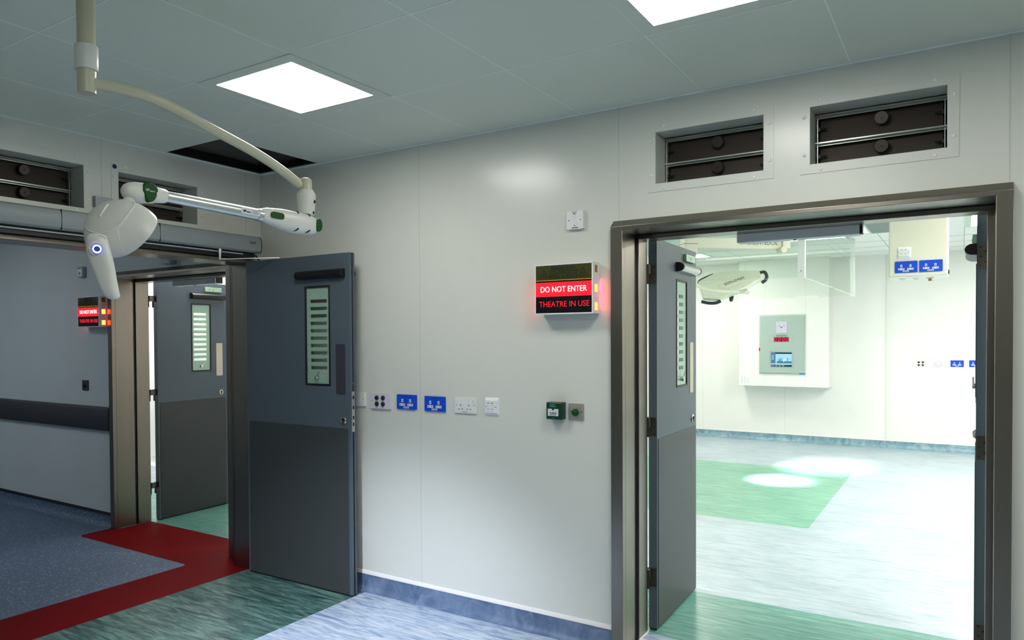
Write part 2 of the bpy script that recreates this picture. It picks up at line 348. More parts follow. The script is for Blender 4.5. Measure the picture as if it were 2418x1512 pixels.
b.box(0.0, -0.02, H + 0.022, 0.6, -0.012, 2.95, 1); b.box(0.002, -0.74, H + 0.06, 0.010, -0.03, 2.95, 1)
b.box(0.03, -0.55, 2.90, 0.58, -0.04, 2.92, 1)
b.box(0.024, -0.72, H, 0.040, -0.025, H + 0.05, 2); b.box(0.024, -0.045, H, 0.56, -0.025, H + 0.045, 2)
struct(b.build('trim_1', [M_DARK, M_VOID, M_BLACK], smooth=0))
# ceiling joints: shallow bars between the tiles
LX = [0.5786, 1.1761, 1.7775, 2.3837, 2.9891, 3.5874, 4.19, 4.79, 5.39, 5.99]; LY = [-0.7265, -1.3538, -1.9854, -2.61, -3.24, -3.87, -4.5]
b = MB()
for x in LX: b.box(x - 0.0028, -5, H - 0.0012, x + 0.0028, 0 if x > 0.7 else -0.7265, H + 0.001)
for x in LY: b.box(0, x - 0.0028, H - 0.0010, 6.5, x + 0.0028, H + 0.001)
b.box(0.0, -5, H - 0.004, 0.018, 0, H + 0.001); b.box(0, -0.018, H - 0.004, 6.5, 0, H + 0.001)
struct(b.build('trim_2', M_TBAR, smooth=0))
# wall panel joints
b = MB()
for x in (0.13, 1.3528): b.box(x - 0.0022, -0.0010, 0.12, x + 0.0022, 0.001, H)
b.box(2.5784 - 0.002, -0.0010, 2.105, 2.5784 + 0.002, 0.001, H); b.box(4.117 - 0.002, -0.0010, 2.105, 4.117 + 0.002, 0.001, H)
b.box(-0.001, -0.132, 2.06, 0.001, -0.128, H); b.box(-0.001, -1.10, 2.22, 0.001, -1.097, H)
b.box(0, -0.006, 0.12, 0.006, 0, H)
struct(b.build('trim_3', M_SEAM, smooth=0))
b = MB()
for x in (0.6, 1.8, 3.0 + 1.2, 5.4): b.box(x - 0.003, 8.049, 0.12, x + 0.003, 8.051 if x < 3.1 else 8.091, H)
b.box(3.095, 8.045, 0.12, 3.104, 8.09, H)
b.box(1.30 - .002, 7.748, 0.822, 1.302, 7.751, H); b.box(1.58, 7.748, 0.822, 1.583, 7.751, H); b.box(2.13, 7.748, 0.822, 2.133, 7.751, H)
struct(b.build('trim_4', mat('theatre_seam', (0.66, 0.74, 0.66), 0.4), smooth=0))
# theatre ceiling joints and air grille
b = MB()
for x in (0.2, 1.4, 2.6, 3.2, 3.99, 4.6, 5.2): b.box(x - 0.004, 0.3, H - 0.002, x + 0.004, 8.05, H + 0.001)
for y in (0.9, 2.1, 6.35, 6.95, 7.5): b.box(-0.5, y - 0.004, H - 0.002, 6.5, y + 0.004, H + 0.001)
struct(b.build('trim_5', mat('theatre_ceiling_joint', (0.42, 0.50, 0.48), 0.5), smooth=0))

# ---------------------------------------------------------------- steel door linings
def frame_xz(name, x0, x1, zt, y_front, y_back, wall_y, stop_y0, stop_y1, arch=0.06, stop=0.018, slope=0.032, xm=1):
    """door lining in a wall facing -y; x0,x1,zt are the clear opening"""
    b = MB(); t = 0.012
    b.box(x0 - arch, y_front, 0, x0, wall_y, zt + 0.002); b.box(x1, y_front, 0, x1 + arch - 0.006, wall_y, zt + 0.002)   # architraves
    # header with a sloping top
    b.prism([(x0 - arch, y_front, zt), (x0 - arch, y_front, zt + 0.019), (x0 - arch, wall_y, zt + 0.019 + slope), (x0 - arch, wall_y, zt)], (x1 - x0 + 2 * arch - 0.006, 0, 0))
    e = 0.012; t = 0.010                    # the reveal sits back behind the architrave arris, the stop comes forward again
    b.box(x0 - e - t, wall_y, 0, x0 - e, y_back, zt); b.box(x1 + e, wall_y, 0, x1 + e + t, y_back, zt); b.box(x0 - e - t, wall_y, zt, x1 + e + t, y_back, zt + t)
    b.box(x0 - e, wall_y, 0, x0, wall_y + 0.012, zt); b.box(x1, wall_y, 0, x1 + e, wall_y + 0.012, zt)
    b.box(x0 - e, stop_y0, 0, x0 + 0.001, stop_y1, zt - stop); b.box(x1 - 0.020, stop_y0, 0, x1 + e, stop_y1, zt - stop); b.box(x0 - e, stop_y0, zt - stop - 0.004, x1 + e, stop_y1, zt)
    for s_, xx in ((1, x0 - e), (-1, x1 + e)): b.box(xx, stop_y0 - 0.014, 0, xx + s_ * 0.003, stop_y0, zt, 1)
    b.box(x0, stop_y0 - 0.012, zt - 0.004, x1, stop_y0, zt, 1)
    return struct(b.build(name, [M_STEEL, M_BTRIM], bevel=0.0018))
frame_xz('trim_6', 2.610, 4.075, 2.052, -0.037, 0.292, 0.0, 0.175, 0.292)
frame_xz('trim_7', -1.782, -0.345, 2.040, -0.032, 0.292, 0.0, 0.175, 0.292, arch=0.055)
b = MB()                                              # lining of the wide corridor opening
y1 = -0.125; y0 = -2.25; zt = 2.040
b.box(0.0, y1, 0, 0.030, y1 + 0.06, zt + 0.024); b.box(0.0, y0 - 0.06, zt, 0.030, y1 + 0.06, zt + 0.024); b.box(0, y0 - 0.06, 0, 0.03, y0, zt + 0.024)
b.box(-0.160, y1, 0, 0.0, y1 + 0.012, zt); b.box(-0.160, y0, zt, 0.0, y1, zt + 0.012); b.box(-0.160, y0 - 0.012, 0, 0, y0, zt)
b.box(-0.172, y1, 0, -0.152, y1 + 0.055, zt + 0.055); b.box(-0.172, y0, zt, -0.152, y1 + 0.055, zt + 0.055)
struct(b.build('trim_8', [M_STEEL, M_BTRIM], bevel=0.0018))
# white sealant line at the lining's foot
struct(MB().box(2.560, 0.292, 0, 2.615, 0.298, 0.010).box(2.611, 0.17, 0, 2.616, 0.298, 0.008).build('trim_9', M_WTRIM, smooth=0))

# ================================================================ DOOR LEAVES
def slotted(x0, x1, z0, z1, sx0, sx1, zs, h, y0, y1, b):
    """pane split by clear slots"""
    b.box(x0, y0, z0, sx0, y1, z1); b.box(sx1, y0, z0, x1, y1, z1)
    prev = z1
    for z in zs: b.box(sx0, y0, z, sx1, y1, prev); prev = z - h
    b.box(sx0, y0, z0, sx1, y1, prev)
def door_leaf(name, label, loc, rz, w, s=1, hinges=True, win=(0.345, 0.545), push=(0.605, 0.675), lock=0.655, sensor=(0.33, 0.70), silver=False, maglock=(0.48, 0.66), pushmat=None, hinge_face=True, holder=None):
    """local x: from the hinge edge to the closing edge, face A at y=0 (s=1: leaf goes to +y)"""
    t = 0.044 * s
    r = thing(name, label, 'door', loc, rz, kind='structure')
    wx0, wx1 = win; wz0, wz1 = 1.260, 1.858
    b = MB()
    for a0, a1, z0, z1 in cells((0, 0.010), (w, 2.050), [(wx0, wx1, wz0, wz1)]): b.box(a0, 0, z0, a1, t, z1)
    bm_o = b.build('panel', M_LEAF, r, smooth=0)
    MB().box(w, 0.019 * s, 0.01, w + 0.0015, 0.027 * s, 1.27).box(w, 0.019 * s, 0.01, w + 0.0015, 0.027 * s, 0.98).box(w, 0.019 * s, 1.28, w + 0.0015, 0.027 * s, 2.05).build('edge_seal', M_RUB, r, smooth=0)
    MB().box(0.002, 0.004 * s, 0.002, w - 0.002, 0.040 * s, 0.0102).build('gap_shadow', M_RUB, r, smooth=0)  # black strip standing in for the shadow in the gap under the leaf
    b = MB().box(w, 0.011 * s, 0.985, w + 0.002, 0.034 * s, 1.225)
    for z in (1.02, 1.06, 1.12, 1.18): b.box(w + 0.002, 0.017 * s, z, w + 0.003, 0.028 * s, z + 0.02, 1)
    b.build('lock_faceplate', [M_ALU, M_RUB], r)
    # kick plates on both faces
    MB().box(0.018, -0.003 * s, 0.012, w - 0.018, 0, 1.005).build('kick_plate', M_KICK, r, bevel=0.001)
    MB().box(0.018, t, 0.012, w - 0.018, t + 0.003 * s, 1.005).build('kick_plate', M_KICK, r, bevel=0.001)
    # vision panel: black surround, frosted panes with clear slots, key
    g = MB(); e = 0.006
    for y0, y1 in ((-0.003 * s, 0.004 * s), (t - 0.004 * s, t + 0.003 * s)):
        g.box(wx0 - e, y0, wz0 - e, wx0 + e, y1, wz1 + e); g.box(wx1 - e, y0, wz0 - e, wx1 + e, y1, wz1 + e)
        g.box(wx0 + e, y0, wz0 - e, wx1 - e, y1, wz0 + e); g.box(wx0 + e, y0, wz1 - e, wx1 - e, y1, wz1 + e)
    vp = g.build('vision_panel', M_BLACK, r, bevel=0.0015)
    zs = [1.780 - 0.0452 * k for k in range(10)]
    if s < 0 or silver or not hinge_face: pass
    g = MB(); slotted(wx0 + e, wx1 - e, wz0 + e, wz1 - e, wx0 + 0.024, wx1 - 0.026, zs, 0.0205, 0.004 * s, 0.006 * s, g)
    g.build('frosted_pane', M_FROST, vp, smooth=0)
    g = MB(); slotted(wx0 + e, wx1 - e, wz0 + e, wz1 - e, wx0 + (0.036 if s > 0 and not silver and w > 0.8 else 0.020), wx1 - (0.022 if w > 0.8 else 0.040), [z + 0.0005 for z in zs], 0.0215, 0.0085 * s, 0.0100 * s, g)
    g.build('frosted_pane', M_FROST, vp, smooth=0)
    MB().box(wx0 + e, 0.0015 * s, wz0 + e, wx1 - e, 0.003 * s, wz1 - e).build('glass', M_CLEAR, vp, smooth=0)
    kx = (wx0 + wx1) / 2 - 0.005
    k = MB().lathe([(0, 0.013), (0.012, 0.013), (0.014, 0.011)], (kx, -0.001 * s, 1.300), (0, -s, 0), 18).tube([(kx, -0.010 * s, 1.302), (kx + 0.028, -0.012 * s, 1.340)], 0.0035, 8)
    k.build('blind_key', M_CHROME, vp)
    # push plate, lock, sensors
    pm = pushmat or M_PUSH
    MB().rrect(push[0], 1.208, push[1], 1.507, 0, -0.0022 * s, 0.008).build('push_plate', pm, r)
    lk = MB().lathe([(0, 0.024), (0.006, 0.024), (0.009, 0.020)], (lock, 0, 1.053), (0, -s, 0), 24).build('lock_escutcheon', M_CHROME, r)
    MB().lathe([(0.009, 0.009), (0.0125, 0.009)], (lock, 0, 1.057), (0, -s, 0), 16).box(lock - 0.003, -0.006 * s, 1.034, lock + 0.003, -0.0115 * s, 1.054).build('keyhole', M_RUB, lk)
    for fy, sg in ((0, -s), (t, s)):
        prof = []
        for k_ in range(13):
            a = PI * k_ / 12; prof.append((0, fy + sg * (0.012 + 0.034 * math.sin(a)) if 0 < k_ < 12 else fy, 1.930 + 0.026 * math.cos(a)))
        sb = MB().prism([(sensor[0] + 0.016,) + p[1:] for p in prof], (sensor[1] - sensor[0] - 0.032, 0, 0)).build('sensor_bar', M_CHROME if silver else M_BLACK, r)
        MB().prism([(sensor[0],) + (p[1] + sg * 0.001, p[2]) for p in prof], (0.016, 0, 0)).prism([(sensor[1] - 0.016,) + (p[1] + sg * 0.001, p[2]) for p in prof], (0.016, 0, 0)).build('sensor_cap', M_BLACK, sb)
    if maglock:
        m = MB().box(maglock[0], 0, 1.974, maglock[1], -0.018 * s, 2.014).build('lock_armature', M_PLATEG, r, bevel=0.0015)
        MB().lathe([(0, 0.010), (0.002, 0.010)], ((maglock[0] + maglock[1]) / 2, -0.018 * s, 1.994), (0, -s, 0), 6).lathe([(0, 0.005), (0.002, 0.005)], (maglock[0] + 0.045, -0.018 * s, 1.996), (0, -s, 0), 10).build('bolt_head', M_CHROME, m)
    if hinges:
        for z in (1.815, 1.020, 0.228):
            hb = MB().rrect(-0.001, z, 0.001, z + 0.1, 0, 0, 0.0004) if 0 else MB()
            hb.box(-0.0025, 0.003 * s, z, 0.0, 0.041 * s, z + 0.100)
            for q, (yy, zz) in enumerate(((0.012, 0.012), (0.030, 0.028), (0.013, 0.050), (0.030, 0.072), (0.012, 0.090))):
                hb.lathe([(0, 0.0035), (0.001, 0.0035)], (-0.0025, yy * s, z + zz), (-1, 0, 0), 10, 1)
            hb.lathe([(0, 0.006), (0.1, 0.006)], (-0.004, 0.048 * s, z), (0, 0, 1), 12)
            hb.build('hinge', [M_STEELD, M_RUB], r, bevel=0.0006)
    return r
door_leaf('door_1', 'open blue-grey door leaf with black sensor bar, standing back against the white wall', (0.030, -0.156, 0), math.radians(0.4), 0.915, 1, hinges=False,
          win=(0.548, 0.750), push=(0.802, 0.876), lock=0.862, sensor=(0.497, 0.880), maglock=None, pushmat=M_BUMP)
door_leaf('door_2', 'open blue-grey theatre door leaf with a silver sensor bar, left of the bright doorway', (2.646, 0.338, 0), math.radians(91.7), 0.740, 1, silver=True)
door_leaf('door_3', 'open blue-grey door leaf with brightly lit blind slots, seen down the corridor', (-1.747, 0.345, 0), math.radians(92.6), 0.725, 1)
door_leaf('door_4', 'open blue-grey door leaf seen edge on at the right of the bright doorway', (4.023, 0.345, 0), math.radians(89.2), 0.735, -1)
# hinge leaves fixed to the linings
b = MB()
for z in (1.815, 1.020, 0.228):
    b.box(2.598, 0.292, z, 2.618, 0.2945, z + 0.1); b.box(2.602, 0.2945, z + 0.05, 2.620, 0.338, z + 0.098)
    b.box(-1.79, 0.292, z, -1.775, 0.2945, z + 0.1); b.box(-1.786, 0.2945, z + 0.05, -1.770, 0.345, z + 0.098)
    b.box(4.060, 0.292, z, 4.080, 0.2945, z + 0.1); b.box(4.062, 0.2945, z + 0.05, 4.068, 0.344, z + 0.098)
struct(b.build('trim_10', M_STEELD, smooth=0))

# lock housings under the door heads
def lock_housing(label, x0, x1, y, z0, z1):
    o = MB().box(x0, y, z0, x1, y + 0.07, z1).box(x1, y + 0.008, z0 + 0.004, x1 + 0.012, y + 0.06, z1 - 0.004, 1).box(x0 + 0.25, y + 0.02, z0 - 0.004, x0 + 0.262, y + 0.04, z0, 1).build('lock_housing', [M_PLATE, M_RUB], bevel=0.002)
    tag(o, label, 'door lock housing')
lock_housing('grey metal lock housing under the head of the bright theatre doorway', 3.062, 3.590, 0.293, 1.990, 2.050)
lock_housing('dark grey lock housing under the head of the corridor doorway', -1.446, -0.895, 0.293, 1.978, 2.035)

# ================================================================ PRESSURE DAMPERS
def damper(label, loc, rz, W, Hh, inn, dep=0.16, group='pressure dampers above the doorways'):
    """W,Hh outer plate, inn=(x0,x1,z0,z1) of the opening in local coords"""
    r = thing('pressure_damper', label, 'air damper', loc, rz, group)
    x0, x1, z0, z1 = inn
    b = MB()
    for a0, a1, c0, c1 in cells((0, 0), (W, Hh), [inn]): b.box(a0, -0.003, c0, a1, 0, c1)
    fp = b.build('face_plate', M_WALL, r, smooth=0)
    b = MB(); t = 0.002
    b.box(x0, -0.0028, z0, x0 + t, dep + 0.05, z1); b.box(x1 - t, -0.0028, z0, x1, dep + 0.05, z1); b.box(x0, -0.0028, z1 - t, x1, dep + 0.05, z1); b.box(x0, -0.0028, z0, x1, dep + 0.05, z0 + t)
    b.build('duct', mat('duct_lining', (0.55, 0.58, 0.53), 0.4), r, smooth=0)
    # screws
    spots_ = [(0.016 if sx < 0.5 else W - 0.016, sz * Hh) for sx, sz in ((0.022, 0.25), (0.022, 0.75), (1, 0.25), (1, 0.75))] + [(sx * W, zz) for sx in (0.14, 0.86) for zz in (0.014, Hh - 0.014)]
    for xx, zz in spots_: MB().lathe([(0, 0.0075), (0.003, 0.0065), (0.0045, 0.003)], (xx, -0.003, zz), (0, -1, 0), 12).build('screw', M_WHITE, fp)
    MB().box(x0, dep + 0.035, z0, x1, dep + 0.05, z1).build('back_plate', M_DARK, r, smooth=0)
    hb = (z1 - z0) / 2
    for k in range(2):
        zt = z1 - 0.018 - k * 0.117; zb = zt - 0.113
        bl = MB().prism([(x0 + 0.018, dep + 0.006, zt), (x0 + 0.018, dep + 0.010, zt), (x0 + 0.018, dep - 0.012, max(zb, z0 + 0.002)), (x0 + 0.018, dep - 0.016, max(zb, z0 + 0.002))], (x1 - x0 - 0.036, 0, 0)).build('blade', M_BROWN, r, smooth=0)
        xm = (x0 + x1) / 2 + 0.01
        MB().lathe([(0, 0.020), (0.016, 0.020), (0.017, 0.0275), (0.036, 0.0275), (0.038, 0.025)], (xm, dep - 0.002, zt - 0.034), (0, -1, -0.12), 24).lathe([(0.036, 0.005), (0.044, 0.004)], (xm, dep - 0.002, zt - 0.034), (0, -1, -0.12), 10).build('counterweight', M_WEIGHT, bl)
        for xx, sg in ((x0 + 0.018, 1), (x1 - 0.018, -1)):
            g = MB(); g.tube([(xx - 0.010 * sg, dep - 0.022, zt - hb * 0.40), (xx + 0.028 * sg, dep - 0.022, zt - hb * 0.40)], 0.0042, 8); g.box(xx - 0.006 * sg, dep - 0.03, zt - hb * 0.40 - 0.008, xx + 0.004 * sg, dep - 0.012, zt - hb * 0.40 + 0.008)
            g.build('pivot', M_BLACK, bl)
        g = MB().box(x0 + .003, dep - 0.044, zt + 0.004, x1 - .003, dep - 0.041, zt + 0.0095).box(x0 + .003, dep - 0.041, zt + 0.004, x1 - .003, dep + 0.004, zt + 0.0055).box(x0 + .003, dep - 0.024, zt - 0.003, x1 - .003, dep - 0.022, zt + 0.004)
        g.build('rail', mat('pale_rail', (0.42, 0.46, 0.42), 0.25, 0.3), r, smooth=0)
    for xa in (x0 + 0.010, x1 - 0.013):
        MB().box(xa, dep - 0.034, z0 + .002, xa + 0.003, dep - 0.01, z1 - 0.02).build('side_rail', M_ALU, r, smooth=0)
    return r
damper('left wall vent above the bright doorway, brown blades in a white screwed plate', (2.726, 0, 2.220), 0, 0.564, 0.318, (V1[0] - 2.726, V1[1] - 2.726, V1[2] - 2.220, V1[3] - 2.220))
damper('right wall vent above the bright doorway, nearest the right edge', (3.397, 0, 2.220), 0, 0.563, 0.317, (V2[0] - 3.397, V2[1] - 3.397, V2[2] - 2.220, V2[3] - 2.220))
dm = damper('vent behind the white lamp arm, round blue sticker on its plate corner', (0, -1.045, 2.226), PI / 2, 0.592, 0.303, (VA2[0] + 1.045, VA2[1] + 1.045, VA2[2] - 2.226, VA2[3] - 2.226))
MB().lathe([(0, 0.013), (0.001, 0.013)], (0.020, -0.003, 0.284), (0, -1, 0), 20).build('round_sticker', mat('navy_sticker', (0.006, 0.02, 0.10), 0.4), dm)['label'] = 'round dark blue sticker'
damper('vent at the far left edge, above the corridor opening', (0, -1.748, 2.226), PI / 2, 0.592, 0.303, (VA1[0] + 1.748, VA1[1] + 1.748, VA1[2] - 2.226, VA1[3] - 2.226))

# ================================================================ WALL FITTINGS
def rr(b, x0, z0, x1, z1, y0, y1, r=0.005, mi=0): return b.rrect(x0, z0, x1, z1, y0, y1, r, mi)
def screws(b, pts, y, mi=1):
    for x, z in pts: b.lathe([(0, 0.003), (0.0008, 0.003)], (x, y, z), (0, -1, 0), 10, mi)
def socket(label, x, z, y=0, kind='blue', group=None, w=0.147, h=0.086, rz=0, switches=True):
    """double socket, local origin at lower left of plate"""
    r = thing('double_socket', label, 'wall socket', (x, y, z), rz, group)
    body = M_SOCKB if kind == 'blue' else M_WHITE
    b = MB(); rr(b, 0, 0, w, h, 0, -0.009, 0.005); screws(b, ((0.013, h * 0.52), (w - 0.013, h * 0.52)), -0.009)
    pl = b.build('plate', [body, M_INKT], r, bevel=0.002)
    if kind == 'blue':
        for cx in (0.042, 0.101):
            g = MB(); rr(g, cx - 0.006, 0.041, cx + 0.007, 0.060, -0.009, -0.0102, 0.002); rr(g, cx - 0.020, 0.020, cx + 0.021, 0.034, -0.009, -0.0102, 0.002)
            g.build('shutter', M_WHITE, r)
        g = MB(); rr(g, 0.052, 0.006, 0.092, 0.0165, -0.009, -0.0098, 0.001); 
        lb = g.build('label_strip', M_PAPER, r)
        g = MB()
        for k in range(6): g.box(0.056 + k * 0.0055, -0.0098, 0.009, 0.060 + k * 0.0055, -0.0102, 0.0135)
        g.build('print', M_INKT, lb, smooth=0)
        g = MB().box(0.045, -0.009, 0.0715, 0.097, -0.0094, 0.0745).build('print', mat('dark_blue_ink', (0.002, 0.02, 0.2), 0.4), pl, smooth=0)
        pins = [(cx, 0.050) for cx in (0.0425, 0.1015)]; low = [(cx + d, 0.027) for cx in (0.042, 0.101) for d in (-0.011, 0.012)]; yy = -0.0102
    else:
        pins = [(cx, 0.043) for cx in (0.040, 0.096)]; low = [(cx + d, 0.022) for cx in (0.040, 0.096) for d in (-0.010, 0.012)]; yy = -0.009
        if switches:
            for cx in (0.010, w - 0.026): MB().prism([(cx, -0.009, 0.048), (cx, -0.009, 0.078), (cx, -0.015, 0.076)], (0.013, 0, 0)).build('switch', M_WHITE, r)
        g = MB()
        for k in range(6): g.box(0.052 + k * 0.006, -0.009, 0.005, 0.056 + k * 0.006, -0.0094, 0.009)
        g.build('print', M_INKT, pl, smooth=0)
    for px, pz in pins: MB().box(px - 0.0022, yy, pz - 0.005, px + 0.0022, yy - 0.0004, pz + 0.005).build('pin_hole', M_INK, pl, smooth=0)
    for px, pz in low: MB().box(px - 0.0035, yy, pz - 0.0025, px + 0.0035, yy - 0.0004, pz + 0.0025).build('pin_hole', M_INK, pl, smooth=0)
    return r
ZS = 1.126
# light switch half behind the leaf
r = thing('light_switch', 'white light switch half hidden behind the open door leaf', 'switch', (0.845, 0, ZS), 0)
b = MB(); rr(b, 0, 0, 0.086, 0.086, 0, -0.010, 0.006); screws(b, ((0.013, 0.043), (0.073, 0.043)), -0.010); b.build('plate', [M_WHITE, M_INKT], r, bevel=0.004)
MB().prism([(0.037, -0.010, 0.030), (0.037, -0.010, 0.056), (0.037, -0.014, 0.031)], (0.013, 0, 0)).build('rocker', M_WHITE, r)
# four-way outlet
r = thing('aerial_outlet', 'pale lilac wall plate with four round black sockets, near the door leaf', 'wall outlet', (0.979, 0, ZS - 0.008), 0)
b = MB(); rr(b, 0, 0, 0.154, 0.095, 0, -0.012, 0.003); screws(b, ((0.014, 0.047), (0.140, 0.047)), -0.012); b.build('plate', [M_LILAC, M_INKT], r, bevel=0.0015)
for cx in (0.052, 0.100):
    for cz in (0.029, 0.066):
        k = MB().lathe([(0, 0.014), (0.004, 0.014), (0.007, 0.010), (0.012, 0.009)], (cx, -0.012, cz), (0, -1, 0), 22).build('jack', M_BLACK, r)
        MB().lathe([(0.012, 0.002), (0.0128, 0.002)], (cx, -0.012, cz), (0, -1, 0), 8).build('contact', M_ALU, k)
socket('blue double socket left of the wall joint, beside the four-hole plate', 1.182, ZS - 0.002, kind='blue', group='wall sockets in the front room')
socket('blue double socket right of the wall joint, next to the white socket', 1.388, ZS - 0.004, kind='blue', group='wall sockets in the front room')
socket('white double switched socket right of the two blue sockets', 1.601, ZS - 0.003, kind='white', group='wall sockets in the front room')
def data_outlet(label, x, y, z, w=0.088, h=0.098):
    r = thing('data_outlet', label, 'data outlet', (x, y, z), 0)
    o = 0.016
    b = MB(); b.rings([[(0, 0, 0), (w, 0, 0), (w, 0, h), (0, 0, h)], [(0, -0.003, 0), (w, -0.003, 0), (w, -0.003, h), (0, -0.003, h)], [(o * .3, -0.014, o), (w - o * .5, -0.014, o), (w - o * .5, -0.014, h - o), (o * .3, -0.014, h - o)]])
    screws(b, ((0.013, h / 2), (w - 0.016, h / 2)), -0.014); b.build('plate', [M_SILL, M_INKT], r, smooth=0)
    for cx in (0.026, 0.052):
        for cz in (0.024, 0.056): MB().box(cx - 0.009, -0.014, cz - 0.002, cx + 0.009, -0.016, cz + 0.013).build('port', M_WHITE, r, bevel=0.001)
    g = MB()
    for cx in (0.026, 0.052): g.box(cx - 0.008, -0.016, 0.067, cx + 0.008, -0.0163, 0.070); g.box(cx - 0.008, -0.016, 0.0365, cx + 0.008, -0.0163, 0.0385)
    g.build('print', M_INKT, r, smooth=0)
data_outlet('white four-port data outlet at the right end of the socket row', 1.803, 0, ZS - 0.008)

# theatre warning signs
def warning_sign(label, x, z):
    r = thing('warning_sign', label, 'lit sign', (x, 0, z), 0, 'lit door warning signs')
    W, Hh, Dp = 0.320, 0.250, 0.088
    f = 0.006
    MB().box(0, -Dp, 0, W, -Dp + 0.003, f).box(0, -Dp, Hh - f, W, -Dp + 0.003, Hh).box(0, -Dp, f, f, -Dp + 0.003, Hh - f).box(W - f, -Dp, f, W, -Dp + 0.003, Hh - f).box(0, -Dp + 0.003, 0, W, -0.010, Hh).build('housing', M_GREYL if 0 else M_SILL, r, bevel=0.0012)
    MB().box(0.004, -0.010, 0.004, W - 0.004, 0, Hh - 0.004).build('back_box', M_WHITE, r, smooth=0)
    yl = -Dp + 0.0022
    h0 = Hh - 2 * f
    zz = lambda q: Hh - f - q * h0
    MB().box(f, yl, zz(0.318), W - f, yl + 0.001, zz(0)).build('xray_panel', mat('olive_panel', (0.045, 0.045, 0.004), 0.35), r, smooth=0)
    MB().box(f, yl, zz(0.355), W - f, yl + 0.001, zz(0.318)).box(f, yl, zz(1.0), W - f, yl + 0.001, zz(0.655)).build('black_panel', mat('gloss_black', (0.003, 0.003, 0.004), 0.25), r, smooth=0)
    MB().box(f + 0.001, yl - 0.0006, zz(0.320), W - f - 0.001, yl, zz(0.310)).build('yellow_leak_line', emit('yellow_glow', (0.75, 0.55, 0.0), 0.8), r, smooth=0)  # glowing strip painted in for backlight leaking below the olive panel
    MB().box(f, yl, zz(0.655), W - f, yl + 0.001, zz(0.355)).build('red_panel', emit('red_glow', (1.0, 0.02, 0.04), 1.25), r, smooth=0)
    text_mesh('DO NOT ENTER', 0.254, 0.0275, (0.034, yl, zz(0.560)), emit('white_glow', (1, 0.85, 0.78), 2.2), r, bold=-0.004)
    text_mesh('THEATRE IN USE', 0.276, 0.0275, (0.025, yl, zz(0.870)), emit('red_text_glow', (1.0, 0.02, 0.04), 1.15), r, bold=-0.002)
    ink = mat('dark_sign_ink', (0.006, 0.010, 0.008), 0.4)
    text_mesh('RADIATION', 0.128, 0.0185, (0.095, yl, zz(0.095)), ink, r, bold=0.006)
    text_mesh('CONTROLLED', 0.165, 0.0185, (0.078, yl, zz(0.185)), ink, r, bold=0.006)
    text_mesh('AREA X-RAYS', 0.158, 0.0185, (0.080, yl, zz(0.275)), ink, r, bold=0.006)
    for cx in (0.051, 0.268):
        g = MB(); A = Vector((cx, yl, zz(0.065))); B = Vector((cx - 0.025, yl, zz(0.262))); C = Vector((cx + 0.025, yl, zz(0.262)))
        cen = (A + B + C) / 3
        for p, q in ((A, B), (B, C), (C, A)):
            pi = cen + (p - cen) * 0.80; qi = cen + (q - cen) * 0.80; g.prism([p, q, qi, pi], (0, -0.0008, 0))
        for k in range(3):
            a0 = math.radians(90 + 120 * k - 27 + 60); pts = [cen + Vector((0, 0, -0.001)) + Vector((math.cos(a0 + math.radians(54 * j / 4)), 0, math.sin(a0 + math.radians(54 * j / 4)))) * rad for rad, js in ((0.010, range(5)), (0.004, range(4, -1, -1))) for j in js]
            g.prism(pts, (0, -0.0008, 0))
        g.lathe([(0, 0.0025), (0.0008, 0.0025)], cen + Vector((0, 0, -0.001)), (0, -1, 0), 12)
        g.build('trefoil_symbol', ink, r, smooth=0)
    # side windows, upper one unlit
    for sx, xx in ((1, W), (-1, 0)):
        for q, m_ in ((0.805, mat('amber_unlit', (0.35, 0.20, 0.01), 0.4)), (0.425, emit('amber_lit', (1.0, 0.085, 0.012), 13)), (0.07, emit('amber_lit', (1.0, 0.085, 0.012), 13))):
            MB().box(xx, -Dp + 0.025, Hh * q, xx + sx * 0.001, -Dp + 0.054, Hh * q + 0.036).build('side_window', m_, r, smooth=0)
        MB().box(xx - sx * 0.0036, -0.0095, 0.03, xx - sx * 0.0030, -0.0045, 0.165).build('added_spill_strip', emit('red_spill', (1.0, 0.03, 0.13), 22), r, smooth=0)  # added glowing strips that throw the red glow onto the wall
warning_sign('lit red DO NOT ENTER box sign on the white wall beside the bright doorway', 2.160, 1.655)
warning_sign('lit red DO NOT ENTER box sign on the corridor wall, below the lamp head', -2.187, 1.648)

# spur switch AUTO DOOR
def spur(label, x, z, w=0.090, h=0.090, txt=True):
    r = thing('spur_switch', label, 'switch', (x, 0, z), 0)
    b = MB(); rr(b, 0, 0, w, h, 0, -0.022, 0.004); screws(b, ((0.012, h / 2), (w - 0.014, h / 2)), -0.022); b.build('plate', [M_WHITE, M_INK], r, bevel=0.003)
    MB().prism([(0.036, -0.022, 0.050), (0.036, -0.022, 0.080), (0.036, -0.026, 0.078)], (0.017, 0, 0)).build('rocker', M_WHITE, r, bevel=0.001)
    MB().box(0.037, -0.022, 0.074, 0.051, -0.0268, 0.0785).build('red_marker', M_REDP, r, bevel=0.001)
    MB().lathe([(0, 0.014), (0.002, 0.013)], (0.045, -0.022, 0.022), (0, -1, 0), 20).lathe([(0.002, 0.003), (0.003, 0.003)], (0.045, -0.022, 0.017), (0, -1, 0), 10, 1).build('fuse_carrier', [M_WHITE, M_INK], r)
    if txt: text_mesh('AUTO DOOR', 0.036, 0.005, (0.028, -0.022, 0.004), M_INK, r, bold=0.02)
    g = MB()
    for k in range(5): g.box(0.028 + k * 0.006, -0.022, 0.0825, 0.032 + k * 0.006, -0.0225, 0.0865)
    g.build('print', M_INKT, r, smooth=0)
spur('white spur switch with red marker high on the wall, above the lit sign', 2.308, 2.080)
